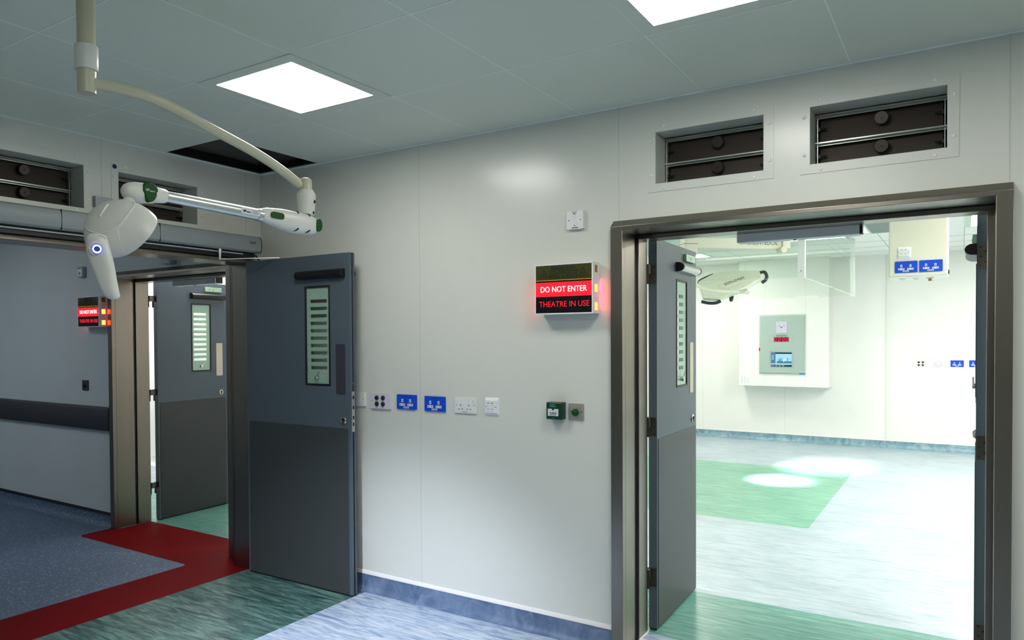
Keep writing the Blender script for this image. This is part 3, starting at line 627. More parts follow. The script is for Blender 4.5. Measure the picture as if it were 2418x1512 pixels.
r = thing('key_switch', 'small metal key switch on the corridor wall above the lit sign', 'switch', (-2.300, 0, 2.072), 0)
b = MB(); rr(b, 0, 0, 0.090, 0.088, 0, -0.03, 0.004); b.build('plate', M_GREYL, r, bevel=0.003)
b = MB(); rr(b, 0.012, 0.010, 0.076, 0.066, -0.03, -0.032, 0.002); b.lathe([(0, 0.016), (0.003, 0.014)], (0.045, -0.032, 0.032), (0, -1, 0), 18, 1); b.build('face', [M_SILL, M_GREY], r)
MB().box(0.036, -0.03, 0.074, 0.050, -0.034, 0.080).build('red_marker', M_REDP, r)
r = thing('switch_plate', 'small black switch plate on the corridor wall above the bumper rail', 'switch', (-2.286, 0, 1.116), 0)
b = MB(); rr(b, 0, 0, 0.092, 0.086, 0, -0.008, 0.004); b.build('plate', M_BUMP, r, bevel=0.002)
MB().lathe([(0, 0.018), (0.010, 0.016), (0.018, 0.008)], (0.046, -0.008, 0.043), (0, -1, 0), 18).build('knob', M_BLACK, r)
# emergency door release and push button
r = thing('door_release', 'green EMERGENCY DOOR RELEASE call point beside the green button plate', 'call point', (2.203, 0, 1.124), 0)
b = MB(); rr(b, 0, 0, 0.087, 0.087, 0, -0.052, 0.004); b.build('housing', M_CALLG, r, bevel=0.004)
b = MB(); rr(b, 0.010, 0.018, 0.070, 0.054, -0.052, -0.0526, 0.001); fc = b.build('element', M_PAPER, r)
MB().lathe([(0, 0.0055), (0.002, 0.0055)], (0.040, -0.0524, 0.052), (0, -1, 0), 14).build('notch', M_CALLG, r)
g = MB().lathe([(0, 0.0042), (0.0006, 0.0042)], (0.040, -0.0526, 0.033), (0, -1, 0), 14)
g.prism([(0.020, -0.0526, 0.0315), (0.020, -0.0526, 0.0345), (0.026, -0.0526, 0.0345), (0.026, -0.0526, 0.0375), (0.0325, -0.0526, 0.033), (0.026, -0.0526, 0.0285), (0.026, -0.0526, 0.0315)], (0, -0.0006, 0))
g.prism([(0.060, -0.0526, 0.0315), (0.060, -0.0526, 0.0345), (0.054, -0.0526, 0.0345), (0.054, -0.0526, 0.0375), (0.0475, -0.0526, 0.033), (0.054, -0.0526, 0.0285), (0.054, -0.0526, 0.0315)], (0, -0.0006, 0))
g.build('arrows', M_INK, fc, smooth=0)
text_mesh('PRESS  HERE', 0.032, 0.0038, (0.024, -0.0526, 0.0225), M_INK, r, bold=0.01)
text_mesh('EMERGENCY', 0.031, 0.0048, (0.0225, -0.052, 0.0715), M_INKG, r, bold=0.02)
text_mesh('DOOR RELEASE', 0.037, 0.0048, (0.0195, -0.052, 0.0630), M_INKG, r, bold=0.02)
MB().lathe([(0, 0.002), (0.0008, 0.002)], (0.040, -0.052, 0.009), (0, -1, 0), 10).build('test_hole', M_INKG, r)
r = thing('exit_button', 'domed green push button on a square steel plate', 'push button', (2.305, 0, 1.120), 0)
b = MB(); rr(b, 0, 0, 0.086, 0.086, 0, -0.003, 0.006); screws(b, ((0.013, 0.045), (0.073, 0.043)), -0.003); b.build('plate', [mat('button_plate_steel', (0.50, 0.48, 0.44), 0.45, 0.7), M_INK], r, bevel=0.0012)
MB().lathe([(0, 0.013), (0.012, 0.013), (0.014, 0.019), (0.020, 0.0185), (0.027, 0.014), (0.031, 0.007), (0.032, 0.001)], (0.045, -0.003, 0.042), (0, -1, 0), 26).build('button', M_GREEN2, r)
# small junction box on the left wall and small unit over the corridor door
o = MB().box(0, -1.150, 2.268, 0.030, -1.052, 2.324).box(0.030, -1.105, 2.292, 0.031, -1.085, 2.296, 1).build('junction_box', [M_GREYL, M_INK], bevel=0.002); tag(o, 'grey junction box between the two left wall vents, partly behind the lamp head', 'box')
o = MB().box(-1.085, -0.045, 2.110, -0.985, 0, 2.150).box(-0.985, -0.05, 2.104, -0.955, 0, 2.146, 1).build('door_sensor', [M_GREYL, M_GREY], bevel=0.002); tag(o, 'small grey sensor unit on the corridor wall above the door head', 'sensor')

# corridor wall bumper rail
prof = [(0, 0.790), (-0.030, 0.797), (-0.038, 0.815), (-0.040, 0.890), (-0.038, 0.965), (-0.030, 0.984), (0, 0.990)]
o = MB().prism([(-8.0, y, z) for y, z in prof], (6.150, 0, 0)).build('bumper_rail', M_BUMP, bevel=0.004); tag(o, 'dark grey wall bumper rail along the corridor wall', 'handrail')

# automatic door operator over the corridor opening
r = thing('door_operator', 'long grey automatic door operator above the corridor opening', 'door operator', (0, -0.100, 2.106), 0)
prof = [(0.0, 0.0), (0.10, 0.0), (0.112, 0.010), (0.118, 0.040), (0.116, 0.075), (0.108, 0.098), (0.095, 0.106), (0.0, 0.112)]
segs = [(0.0, 0.722), (0.724, 1.272), (1.274, 2.20)]
for a, c in segs: MB().prism([(x, -a, z) for x, z in prof], (0, -(c - a), 0)).build('cover', M_GREY, r, bevel=0.002)
MB().box(0, -0.7235, 0.001, 0.116, -0.7225, 0.104).box(0, -1.2735, 0.001, 0.116, -1.2725, 0.104).prism([(x, 0.005, z) for x, z in prof], (0, -0.005, 0)).build('end_cap', M_RUB, r)
MB().box(0, -2.20, -0.040, 0.070, -0.02, 0.0).build('track', M_BTRIM, r, smooth=0)
MB().box(0.070, -2.2, -0.018, 0.082, -0.12, -0.011).build('track_lip', M_GREYL, r, smooth=0)
lb = MB().box(0.1172, -0.095, 0.052, 0.1186, -0.045, 0.068).build('badge', M_INKT, r, smooth=0)
MB().tube([(0.095, -0.308, 0.0), (0.095, -0.308, -0.068)], 0.009, 14).lathe([(0, 0.013), (0.025, 0.013)], (0.095, -0.308, -0.028), (0, 0, 1), 16).build('spindle', M_ALU, r)
MB().prism([(0.095, -0.316, -0.068), (0.095, -0.300, -0.068), (0.33, -0.040, -0.052), (0.345, -0.050, -0.052)], (0, 0, 0.005)).build('drive_arm', M_ALU, r)
MB().prism([(0.02, 0.02, -0.01), (0.02, 0.035, -0.01), (0.115, -0.002, -0.062), (0.115, -0.012, -0.062)], (0.0, 0.0, 0.006)).build('cable', M_BLACK, r)

# ================================================================ CEILING LIGHTS
def ceiling_light(label, x0, y0, x1, y1, strength, frame=0.0, col=(1.0, 0.985, 0.93), z=H, group='square ceiling light panels', fm=None):
    r = thing('ceiling_light', label, 'ceiling light', ((x0 + x1) / 2, (y0 + y1) / 2, z), 0, group)
    hx = (x1 - x0) / 2; hy = (y1 - y0) / 2; f = 0.058
    b = MB().box(-hx - f, -hy - f, -0.004, hx + f, -hy, 0).box(-hx - f, hy, -0.004, hx + f, hy + f, 0).box(-hx - f, -hy, -0.004, -hx, hy, 0).box(hx, -hy, -0.004, hx + f, hy, 0)
    b.build('frame', M_CEIL, r, smooth=0)
    MB().box(-hx, -hy, -0.003, hx, hy, 0).build('diffuser', emit('diffuser_%g_%s' % (strength, '%.2f' % col[0]), col, strength), r, smooth=0)
ceiling_light('square lit ceiling panel above the curved lamp arm, left of centre', 1.252, -1.288, 1.723, -0.803, L_ANTE)
ceiling_light('square lit ceiling panel cut off by the top edge of the picture', 3.048, -1.288, 3.520, -0.803, L_ANTE)
for x, y in ((4.86, -1.288), (3.048, -3.17), (4.86, -3.17)):
    ceiling_light('square lit ceiling panel over the front room, out of the picture', x, y, x + 0.471, y + 0.485, L_ANTE)
TC = (1.0, 0.965, 0.90)
ceiling_light('lit panel in the theatre ceiling beside the acrylic canopy corner', 3.05, 4.95, 3.13, 5.50, L_THEATRE, col=TC, group='theatre ceiling lights')
ceiling_light('lit theatre ceiling panel right of the hanging socket box', 4.045, 4.60, 4.52, 5.60, L_THEATRE, col=TC, group='theatre ceiling lights')
ceiling_light('lit theatre ceiling panel left of the surgical lamp, near the door leaf', 0.50, 6.45, 1.05, 6.86, L_THEATRE, col=TC, group='theatre ceiling lights')
for x, y in ((4.1, 1.2), (4.1, 2.9), (5.4, 6.4), (5.5, 1.4), (0.4, 1.2), (5.4, 3.4)):  # extra panels out of view, added to make the theatre brighter
    ceiling_light('unseen panel added to brighten the theatre', x, y, x + 0.5, y + 0.5, L_THEATRE, col=TC, group='theatre ceiling lights')
ceiling_light('ceiling panel in the room behind the far door', -2.6, 0.7, -1.4, 1.3, L_STORE, col=(1.0, 0.93, 0.92), group='store room lights')
ceiling_light('ceiling panel in the room behind the far door', -5.4, 0.7, -4.2, 1.3, L_STORE, col=(1.0, 0.93, 0.92), group='store room lights')
ceiling_light('unseen panel added to light the corridor', -3.2, -1.9, -2.6, -1.3, L_CORR, col=(0.86, 0.93, 1.0), group='added corridor lights')  # both panels are added out of view for the dim corridor light
ceiling_light('unseen panel added to light the corridor', -5.4, -1.9, -4.8, -1.3, L_CORR, col=(0.86, 0.93, 1.0), group='added corridor lights')

# ================================================================ EXAMINATION LAMP
def P(u, v, d):            # a measured sight line turned into a point d metres deep
    return CAM + FW * d + R2 * ((u - 1142.77) / 1725.45 * d) - U2 * ((v - 830.65) / 1725.45 * d)
pole = P(205, 205, 2.2)
r = thing('examination_lamp', 'white ceiling-mounted examination lamp on a curved beige arm', 'examination lamp', (pole.x, pole.y, 0), 0)
base = Vector((pole.x, pole.y, 0))
L = lambda p: Vector(p) - base
pz = pole.z
ct = MB().lathe([(0, 0.09), (0.03, 0.09), (0.04, 0.05), (0.045, 0.026)], (0, 0, H), (0, 0, -1), 32).build('ceiling_rose', M_BEIGE, r)
MB().lathe([(0, 0.0255), (H - 0.03 - pz + 0.03, 0.0255)], (0, 0, pz - 0.02), (0, 0, 1), 32).build('down_tube', M_BEIGE, r)
MB().lathe([(0, 0.0315), (0.002, 0.0325), (0.071, 0.0325), (0.073, 0.0315)], (0, 0, P(205, 167, 2.2).z), (0, 0, 1), 32).build('collar', M_LAMP, r)
MB().lathe([(0, 0.018), (0.004, 0.0255), (0.075, 0.027)], (0, 0, P(205, 209, 2.2).z), (0, 0, 1), 32).build('tube_foot', M_BEIGE, r)
# curved arm
kn = [P(208, 193, 2.2), P(331, 222, 2.30), P(414, 258, 2.40), P(483, 296, 2.49), P(596, 357, 2.65), P(665, 402, 2.74), P(716, 443, 2.80)]
def spline(K, n=8):
    out = []
    for i in range(len(K) - 1):
        p0 = K[max(i - 1, 0)]; p1 = K[i]; p2 = K[i + 1]; p3 = K[min(i + 2, len(K) - 1)]
        for k in range(n):
            t = k / n; out.append(0.5 * ((2 * p1) + (p2 - p0) * t + (2 * p0 - 5 * p1 + 4 * p2 - p3) * t * t + (3 * p1 - p0 - 3 * p2 + p3) * t ** 3))
    return out + [K[-1]]
MB().tube([L(p) for p in spline(kn)], 0.0175, 20).build('curved_arm', M_BEIGE, r)
el = P(722, 445, 2.8)
MB().lathe([(0, 0.012), (0.003, 0.020), (0.012, 0.0235), (0.055, 0.0235)], L(P(722, 421, 2.8)), (0, 0, -1), 24).build('elbow_cap', M_BEIGE, r)
jt = MB().lathe([(0, 0.026), (0.008, 0.029), (0.012, 0.033), (0.020, 0.0355), (0.026, 0.0355), (0.085, 0.031), (0.094, 0.031), (0.097, 0.027)], L(P(723, 449, 2.8)), (0, 0, -1), 32).build('swivel_housing', M_LAMP, r)
for du, dv, q in ((19, 28, 0.007), (17, 54, 0.006)):
    MB().lathe([(0, q * 0.4), (0.004, q)], L(P(723 + du, 449 + dv, 2.792)), FW * -1, 12).build('green_dart', M_GREEN2, jt)
# spring arm housing: lofted, flattened body
a = P(611, 507, 2.62); c = P(748, 536, 2.80)
ax = (c - a).normalized(); side = ax.cross(Vector((0, 0, 1))).normalized(); up = side.cross(ax)
Lh = (c - a).length; n = 24
def body(prof, K=24):
    R = []
    for t, ru, rd, rs in prof:
        o = a + ax * (t * Lh)
        ring = []
        for k in range(K):
            th = 2 * PI * k / K; cu, su = math.cos(th), math.sin(th); q = 0.72
            x = math.copysign(abs(cu) ** q, cu) * rs; y = math.copysign(abs(su) ** q, su) * (ru if su > 0 else rd)
            ring.append(L(o + side * x + up * y))
        R.append(ring)
    return R
hs = MB().rings(body([(0, 0.017, 0.013, 0.017), (0.01, 0.022, 0.018, 0.021), (0.1, 0.030, 0.022, 0.026), (0.35, 0.037, 0.036, 0.031), (0.6, 0.038, 0.042, 0.033), (0.82, 0.036, 0.038, 0.034), (0.93, 0.030, 0.032, 0.031), (0.985, 0.020, 0.022, 0.022), (1.0, 0.008, 0.008, 0.010)])).build('spring_arm_housing', M_LAMP, r)
cf = (CAM - a).normalized(); sgn = 1 if side.dot(cf) > 0 else -1
def on_house(t, h, off): return L(a + ax * (t * Lh) + side * sgn * off + up * h)
# green slot, oval end and darts lie on the near side
slot = []
for k in range(24):
    th = 2 * PI * k / 24; sx = 0.105 * math.copysign(abs(math.cos(th)) ** 0.35, math.cos(th)); sz = 0.0115 * math.copysign(abs(math.sin(th)) ** 0.7, math.sin(th))
    slot.append(on_house(0.235 + sx, 0.004 + sz, 0.0255 + 0.006 * (0.235 + sx)))
MB().prism(slot, side * sgn * 0.0065).build('green_slot', M_GREEN2, hs)
ov = []
for k in range(24):
    th = 2 * PI * k / 24; ov.append(L(a + ax * (0.935 * Lh + 0.014 * math.cos(th)) + up * (0.0245 * math.sin(th) + 0.001) + side * sgn * 0.020 - ax * 0.0))
MB().prism(ov, (side * sgn + ax * 0.45).normalized() * 0.0135).build('green_end', M_GREEN2, hs)
for t, h, o_, dx, dz in ((0.60, 0.032, 0.026, -0.006, 0.012), (0.80, 0.030, 0.026, -0.006, 0.012), (0.60, -0.030, 0.030, -0.016, -0.014), (0.80, -0.028, 0.030, -0.016, -0.014)):
    p0 = on_house(t, h * 0.88, o_ * 0.93); MB().tube([p0 + side * sgn * 0.001, p0 + ax * dx * 0.5 + up * dz * 0.6 + side * sgn * -0.001, p0 + ax * dx + up * dz - side * sgn * 0.006], [0.0034, 0.0026, 0.0008], 8).build('green_dart', M_GREEN2, hs)
# metal beam
h0 = P(391, 464, 2.32); h1 = P(613, 508, 2.62)
MB().tube([L(h0), L(h1)], [0.0180, 0.0205], 24).build('spring_arm_tube', M_ALU, r)
MB().tube([L(h1 - (h1 - h0).normalized() * 0.012), L(h1 + ax * 0.006)], 0.0225, 24).build('tube_collar', M_ALU, r)
bd = (h1 - h0).normalized(); bs = bd.cross(Vector((0, 0, 1))).normalized(); bu = bs.cross(bd)
if bs.dot(CAM - h0) < 0: bs = -bs
lbl = MB(); 
q0 = h0 + bd * ((h1 - h0).length * 0.745); q1 = h0 + bd * ((h1 - h0).length * 0.965)
lp = [L(q0 + bs * 0.0188 - bu * 0.0095), L(q1 + bs * 0.0188 - bu * 0.0095), L(q1 + bs * 0.0188 + bu * 0.0095), L(q0 + bs * 0.0188 + bu * 0.0095)]
ls = MB().prism(lp, bs * 0.0022).build('rating_label', M_SILL, r, smooth=0)
ll = (q1 - q0).length
text_mesh('LSP', ll * 0.16, 0.008, L(q0 + bs * 0.0212 + bd * 0.006 - bu * 0.004), M_INK, ls, xdir=bd, zdir=bu, bold=0.03)
text_mesh('MEDICAL', ll * 0.22, 0.0035, L(q0 + bs * 0.0212 + bd * (0.008 + ll * 0.16) - bu * 0.004), M_INK, ls, xdir=bd, zdir=bu, bold=0.03)
g = MB()
for k in range(5):
    z0 = L(q0 + bs * 0.0212 + bd * (ll * (0.52 if k % 2 == 0 else 0.60)) + bu * (0.006 - k * 0.003)); g.prism([z0, z0 + bd * ll * 0.36, z0 + bd * ll * 0.36 + bu * 0.0009, z0 + bu * 0.0009], bs * 0.0004)
g.build('print', M_INKT, ls, smooth=0)
# white sleeve and knuckle over the head
k0 = P(289, 450, 2.215); k1 = P(392, 464, 2.325); kd = (k1 - k0).normalized()
kl = (k1 - k0).length
sl = MB().lathe([(-0.002, 0.004), (0.000, 0.013), (0.006, 0.0205), (0.018, 0.0270), (0.034, 0.0305), (0.060, 0.0320), (0.085, 0.0290), (0.105, 0.0255), (kl - 0.006, 0.0225), (kl, 0.0195)], L(k0), kd, 32).build('head_knuckle', M_LAMP, r)
gs = kd.cross(Vector((0, 0, 1))).normalized(); gu = gs.cross(kd)
if gs.dot(CAM - k0) < 0: gs = -gs
pc = k0 + kd * (kl * 0.50)
sh = []
for k in range(28):
    th = 2 * PI * k / 28; rx = 0.025 + 0.003 * math.cos(th); rz = 0.0305
    sh.append(L(pc + kd * rx * math.cos(th) * (1.0 if math.sin(th) > 0 else 0.8) + gu * (rz * math.sin(th) + 0.001) + gs * 0.012))
gp = MB().prism(sh, gs * 0.0220).build('green_badge', M_GREEN2, r, bevel=0.003)
text_mesh('LSP', 0.011, 0.007, L(pc - kd * 0.014 + gu * 0.003 + gs * 0.0342), M_LAMPS, gp, xdir=kd, zdir=gu, bold=0.02)
text_mesh('MEDICAL', 0.016, 0.0035, L(pc - kd * 0.001 + gu * 0.001 + gs * 0.0342), M_LAMPS, gp, xdir=kd, zdir=gu, bold=0.02)
# head: domed shell around an aiming axis
HC = P(300, 545, 2.20); U3 = U2; BR = R2; AW = FW
aim = (BR * 0.62 - U3 * 0.60 + AW * 0.50).normalized()
VD = (P(300, 545, 1.0) - CAM).normalized()
pairs = [((197.5, 540), (197.5, 556), 0.012, 0), ((199, 526), (199.5, 573), 0.040, 0), ((204, 512), (206, 590), 0.060, 0), ((214, 497), (217, 603), 0.074, 1), ((231, 483), (234, 611), 0.083, 3), ((254, 473.5), (250, 612), 0.088, 5), ((285, 469.5), (264, 610), 0.089, 8),
         ((316, 474), (275, 608.5), 0.087, 11), ((343, 488), (282, 607), 0.084, 13), ((360, 502), (288, 604), 0.081, 15), ((367, 509), (291, 601), 0.079, 16), ((369.5, 514), (294, 597), 0.076, 16), ((367, 519), (298, 592), 0.071, 16), ((362, 520), (300, 588), 0.068, 16)]
R = []
for (u1, v1), (u2, v2), bb_, tl in pairs:
    A1 = P(u1, v1, 2.2); B1 = P(u2, v2, 2.2); o = (A1 + B1) / 2; e = (A1 - B1) / 2; im = e.normalized().cross(VD); im = im if im.dot(R2) > 0 else -im
    a2 = (VD * math.cos(math.radians(tl)) - im * math.sin(math.radians(tl))) * bb_
    R.append([L(o + e * math.cos(t) + a2 * math.sin(t)) for t in [2 * PI * k / 44 for k in range(44)]])
hmb = MB().rings(R)
hd = hmb.build('lamp_head', M_LAMP, r, smooth=0.9)
sb_ = hd.modifiers.new('round', 'SUBSURF'); sb_.levels = 1; sb_.render_levels = 1
A1 = P(361, 522, 2.2); B1 = P(301, 586, 2.2); o = (A1 + B1) / 2 + aim * 0.002; e = (A1 - B1) / 2; im = e.normalized().cross(VD); im = im if im.dot(R2) > 0 else -im
a2 = (VD * math.cos(math.radians(16)) - im * math.sin(math.radians(16))) * 0.066
MB().prism([L(o + e * math.cos(t) + a2 * math.sin(t)) for t in [2 * PI * k / 36 for k in range(36)]], aim * 0.002).build('lens', emit('lens_glow', (0.80, 0.86, 1.0), 6.0), hd)
from mathutils.bvhtree import BVHTree
tree = BVHTree.FromPolygons([Vector(v) + base for v in hmb.v], hmb.f)
def onhead(u, v, off=0.0):
    d = (P(u, v, 1.0) - CAM).normalized(); h = tree.ray_cast(CAM, d)
    return L(h[0] - d * off) if h[0] is not None else L(P(u, v, 2.13))
MB().tube(spline([onhead(u, v, 0.0002) for u, v in ((199, 532), (206, 542), (217, 548), (233, 551), (250, 549), (266, 543), (278, 536), (291, 522), (303, 506), (314, 491), (318, 484), (315, 476))], 4), 0.0016, 8).build('seam', M_LAMPS, hd)
MB().tube(spline([onhead(u, v, -0.0012) for u, v in ((256, 482), (249, 490), (242, 501), (237, 510), (236, 513))], 4), [0.001] + [0.0040] * 15 + [0.0015], 10).build('finger_groove', M_LAMP, hd)
MB().tube(spline([onhead(u, v, 0.0) for u, v in ((279, 541), (280, 556), (284, 573), (289, 588), (293, 597))], 4), 0.0010, 6).build('crease', M_LAMPS, hd)
# neck between knuckle and head
MB().lathe([(-0.004, 0.015), (0.004, 0.018), (0.012, 0.024), (0.028, 0.036)], L(P(305, 474, 2.215)), (P(298, 500, 2.2) - P(305, 474, 2.215)), 24).build('neck', M_LAMP, r)
# handle
hp = [(230, 553, 12, 2.105), (230, 556, 18, 2.098), (230, 565, 22, 2.095), (232, 590, 27, 2.093), (238, 612, 27, 2.098), (245, 635, 24.5, 2.105), (252, 660, 21.5, 2.112), (259, 684, 18.5, 2.118), (265, 699, 16.0, 2.122), (267, 705, 11.0, 2.123), (268, 708, 5, 2.124)]
R = []
for u, v, hw, d in hp:
    o = P(u, v, d); w_ = hw / 1725.45 * d; ring = []
    for k in range(24):
        th = 2 * PI * k / 24; q = 0.7
        ring.append(L(o + R2 * math.copysign(abs(math.cos(th)) ** q, math.cos(th)) * w_ + FW * math.copysign(abs(math.sin(th)) ** q, math.sin(th)) * min(0.019, w_)))
    R.append(ring)
hn = MB().rings(R).build('handle', M_LAMP, r, smooth=1.0)
MB().tube(spline([P(u, v, 2.0805) - base for u, v in ((212, 563), (219, 558), (229, 555.5), (240, 557.5), (250, 564))], 4), 0.0007, 6).build('joint_line', M_INKT, hn)
bc = P(229, 587, 2.078); bn = (CAM - bc).normalized()
bn = (bn + Vector((0, 0, -0.12))).normalized()
bt = MB().lathe([(0, 0.0225), (0.004, 0.0215), (0.006, 0.0175)], L(bc), bn, 32).build('button_collar', M_LAMP, hn)
MB().lathe([(0.004, 0.0152), (0.009, 0.0152), (0.0105, 0.0135)], L(bc), bn, 32).build('power_button', mat('blue_steel', (0.10, 0.14, 0.45), 0.3, 0.6), hn)
ring = []
ba, bb = MB().frame(bn)
MB().tube([L(bc + bn * 0.0108 + (ba * math.cos(t) + bb * math.sin(t)) * 0.0098) for t in [2 * PI * k / 32 for k in range(33)]], 0.0019, 8, cap=False).build('light_ring', emit('blue_white_ring', (0.75, 0.82, 1.0), 2.5), hn)
MB().tube([L(bc + bn * 0.0098 + (ba * math.cos(t) + bb * math.sin(t)) * 0.0130) for t in [2 * PI * k / 32 for k in range(33)]], 0.0019, 8, cap=False).build('light_ring', emit('blue_ring', (0.10, 0.14, 1.0), 1.6), hn)
# its light
ld = bpy.data.lights.new('examination_light', 'SPOT'); ld.energy = 330; ld.spot_size = math.radians(78); ld.spot_blend = 1.0; ld.color = (0.78, 0.84, 1.0); ld.shadow_soft_size = 0.04
lo = bpy.data.objects.new('examination_light', ld); COL.objects.link(lo); lo.parent = r
lp = P(331, 554, 2.2) + aim * 0.030; lo.location = lp - base
tgt = Vector((1.36, -1.02, 0.0)); lo.rotation_euler = (tgt - lp).to_track_quat('-Z', 'Y').to_euler()

# ================================================================ THEATRE
# acrylic canopy skirt
r = thing('laminar_canopy', 'clear acrylic skirt hanging from the theatre ceiling air canopy', 'air canopy', (1.35, 4.38, 0), 0)
X1, Y0, Y1, ZB = 1.60, -1.60, 1.60, 1.998
MB().box(-1.6, Y0, ZB, X1 - 0.05, Y0 + 0.006, H - 0.01).box(X1 - 0.006, Y0 + 0.05, ZB, X1, Y1, H - 0.01).box(-1.6, Y1 - 0.006, ZB, X1 - 0.01, Y1, H - 0.01).box(-1.6, Y0, ZB, -1.594, Y1, H - .01).build('acrylic_sheet', M_ACRY, r, smooth=0)
MB().box(-1.6, Y0, ZB - 0.002, X1 - 0.05, Y0 + 0.006, ZB).box(X1 - 0.006, Y0 + 0.05, ZB - 0.002, X1, Y1, ZB).box(-1.6, Y1 - 0.006, ZB - 0.002, X1, Y1, ZB).build('sheet_edge', M_ACRE, r, smooth=0)
pb = MB().box(X1 - 0.05, Y0, ZB - 0.002, X1 - 0.008, Y0 + 0.01, H).box(X1 - 0.008, Y0, ZB - 0.002, X1, Y0 + 0.05, H).lathe([(0, 0.005), (0.002, 0.005)], (X1 - 0.025, Y0, ZB + 0.05), (0, -1, 0), 10, 1)
pb.build('corner_post', [M_SILL, M_INKT], r, smooth=0)
MB().box(X1 - 0.05, Y1 - 0.012, ZB - 0.002, X1, Y1 - 0.006, H).build('corner_post', M_SILL, r, smooth=0)
MB().box(-1.55, Y0 + 0.05, H - 0.05, X1 - 0.05, Y1 - 0.05, H - 0.005).build('diffuser_screen', mat('canopy_screen', (0.60, 0.66, 0.62), 0.6), r, smooth=0)
MB().box(-0.3, Y1 - 0.74, H - 0.062, X1 - 0.02, Y1 - 0.70, H - 0.048).build('light_strip', emit('strip_glow', (0.98, 1.0, 0.86), 8.0), r, smooth=0)
# perforated air grille
b = MB().box(3.16, 4.35, H - 0.018, 3.62, 5.48, H - 0.006); 
for i in range(26): b.box(3.17, 4.38 + i * 0.042, H - 0.0195, 3.61, 4.392 + i * 0.042, H - 0.018, 1)
o = b.build('air_grille', [mat('grille_grey', (0.42, 0.48, 0.46), 0.5), mat('grille_slot', (0.16, 0.19, 0.18), 0.7)], smooth=0); tag(o, 'grey slotted air grille in the theatre ceiling beside the hanging socket box', 'air grille')
# hanging service box
r = thing('service_pendant', 'large cream service box hanging from the theatre ceiling', 'service pendant', (3.506, 3.0, 0), 0)
MB().box(0, 0, 1.982, 0.380, 0.26, H).build('housing', M_CREAM, r, bevel=0.010)
bp_ = MB().box(0.012, 0.012, 1.976, 0.368, 0.25, 1.982).build('underside_panel', M_SILL, r, smooth=0)
for cx, br in ((0.085, 0), (0.175, 0), (0.265, 1)):
    g = MB().lathe([(0, 0.026), (0.006, 0.024), (0.010, 0.018)], (cx, 0.10, 1.976), (0, 0, -1), 20)
    ob = g.build('gas_outlet', M_ALU if br else M_SILL, r)
    if br: MB().lathe([(0.008, 0.012), (0.026, 0.012)], (cx, 0.10, 1.976), (0, 0, -1), 16).build('gas_probe', M_BRASS, ob)
    else:
        MB().box(cx - 0.014, 0.092, 1.9655, cx + 0.016, 0.104, 1.966).build('print', M_INK, ob, smooth=0)
MB().box(0.380, 0.01, 1.990, 0.388, 0.03, 2.020).build('hook', M_BLACK, r)
socket('blue double socket, left of the pair on the hanging cream box', 3.547, 2.012, 2.9995, 'blue', 'sockets on the service pendant')
socket('blue double socket, right of the pair on the hanging cream box', 3.706, 2.012, 2.9995, 'blue', 'sockets on the service pendant')
data_outlet('small white data outlet above the blue sockets on the hanging cream box', 3.565, 2.9995, 2.118, 0.086, 0.086)
# far wall sockets
r = thing('aerial_outlet', 'grey plate with four dark round sockets on the far theatre wall', 'wall outlet', (3.440, 8.09, 1.122), 0)
b = MB(); rr(b, 0, 0, 0.146, 0.086, 0, -0.010, 0.003); b.build('plate', M_WHITE, r)
for cx in (0.050, 0.097):
    for cz in (0.024, 0.062): MB().lathe([(0, 0.014), (0.007, 0.010)], (cx, -0.010, cz), (0, -1, 0), 14).build('jack', mat('dark_olive', (0.03, 0.03, 0.01), 0.4), r)
socket('white double socket on the far theatre wall', 3.645, 1.124, 8.09, 'white', 'sockets on the far theatre wall', switches=False)
socket('blue double socket on the far theatre wall, left of the one cut by the leaf', 3.850, 1.128, 8.09, 'blue', 'sockets on the far theatre wall')
socket('blue double socket on the far theatre wall, half hidden by the edge-on door leaf', 4.055, 1.130, 8.09, 'blue', 'sockets on the far theatre wall')
# control panel
r = thing('control_panel', 'grey-green theatre control panel with clock, timer and screen', 'control panel', (1.508, 7.75, 1.002), 0)
W, Hh = 0.627, 0.853
MB().box(0, -0.012, 0, W, 0, Hh).build('surround', mat('pale_surround', (0.55, 0.62, 0.56), 0.35), r, bevel=0.002)
dr = MB().box(0.022, -0.030, 0.018, W - 0.022, -0.012, Hh - 0.018).build('cabinet_door', M_PANEL, r, bevel=0.002)
fy = -0.030
ck = MB().rrect(0.236, Hh - 0.268, 0.386, Hh - 0.102, fy, fy - 0.006, 0.012).build('clock', mat('clock_rim', (0.50, 0.56, 0.52), 0.4), r)
cc = (0.311, Hh - 0.185)
MB().rrect(0.244, Hh - 0.259, 0.378, Hh - 0.111, fy - 0.006, fy - 0.007, 0.006).build('clock_face', emit('clock_face_glow', (0.86, 0.86, 1.0), 0.85), ck)
g = MB()
for k in range(12):
    a_ = k * PI / 6; g.box(cc[0] + 0.055 * math.sin(a_) - 0.003, fy - 0.007, cc[1] + 0.058 * math.cos(a_) - 0.004, cc[0] + 0.055 * math.sin(a_) + 0.003, fy - 0.0075, cc[1] + 0.058 * math.cos(a_) + 0.004)
g.build('hour_marks', mat('pale_ink', (0.35, 0.35, 0.42), 0.5), ck, smooth=0)
g = MB()
for ang, ln, wd in ((-52, 0.046, 0.004), (56, 0.056, 0.003)):
    a_ = math.radians(ang); d = Vector((math.sin(a_), 0, math.cos(a_))); p = Vector((d.z, 0, -d.x)); o0 = Vector((cc[0], fy - 0.008, cc[1]))
    g.prism([o0 - d * 0.016 + p * wd, o0 + d * ln + p * wd * 0.6, o0 + d * ln - p * wd * 0.6, o0 - d * 0.016 - p * wd], (0, -0.001, 0))
g.build('clock_hands', mat('slate_ink', (0.10, 0.12, 0.16), 0.5), ck, smooth=0)
g = MB(); f_ = 0.002
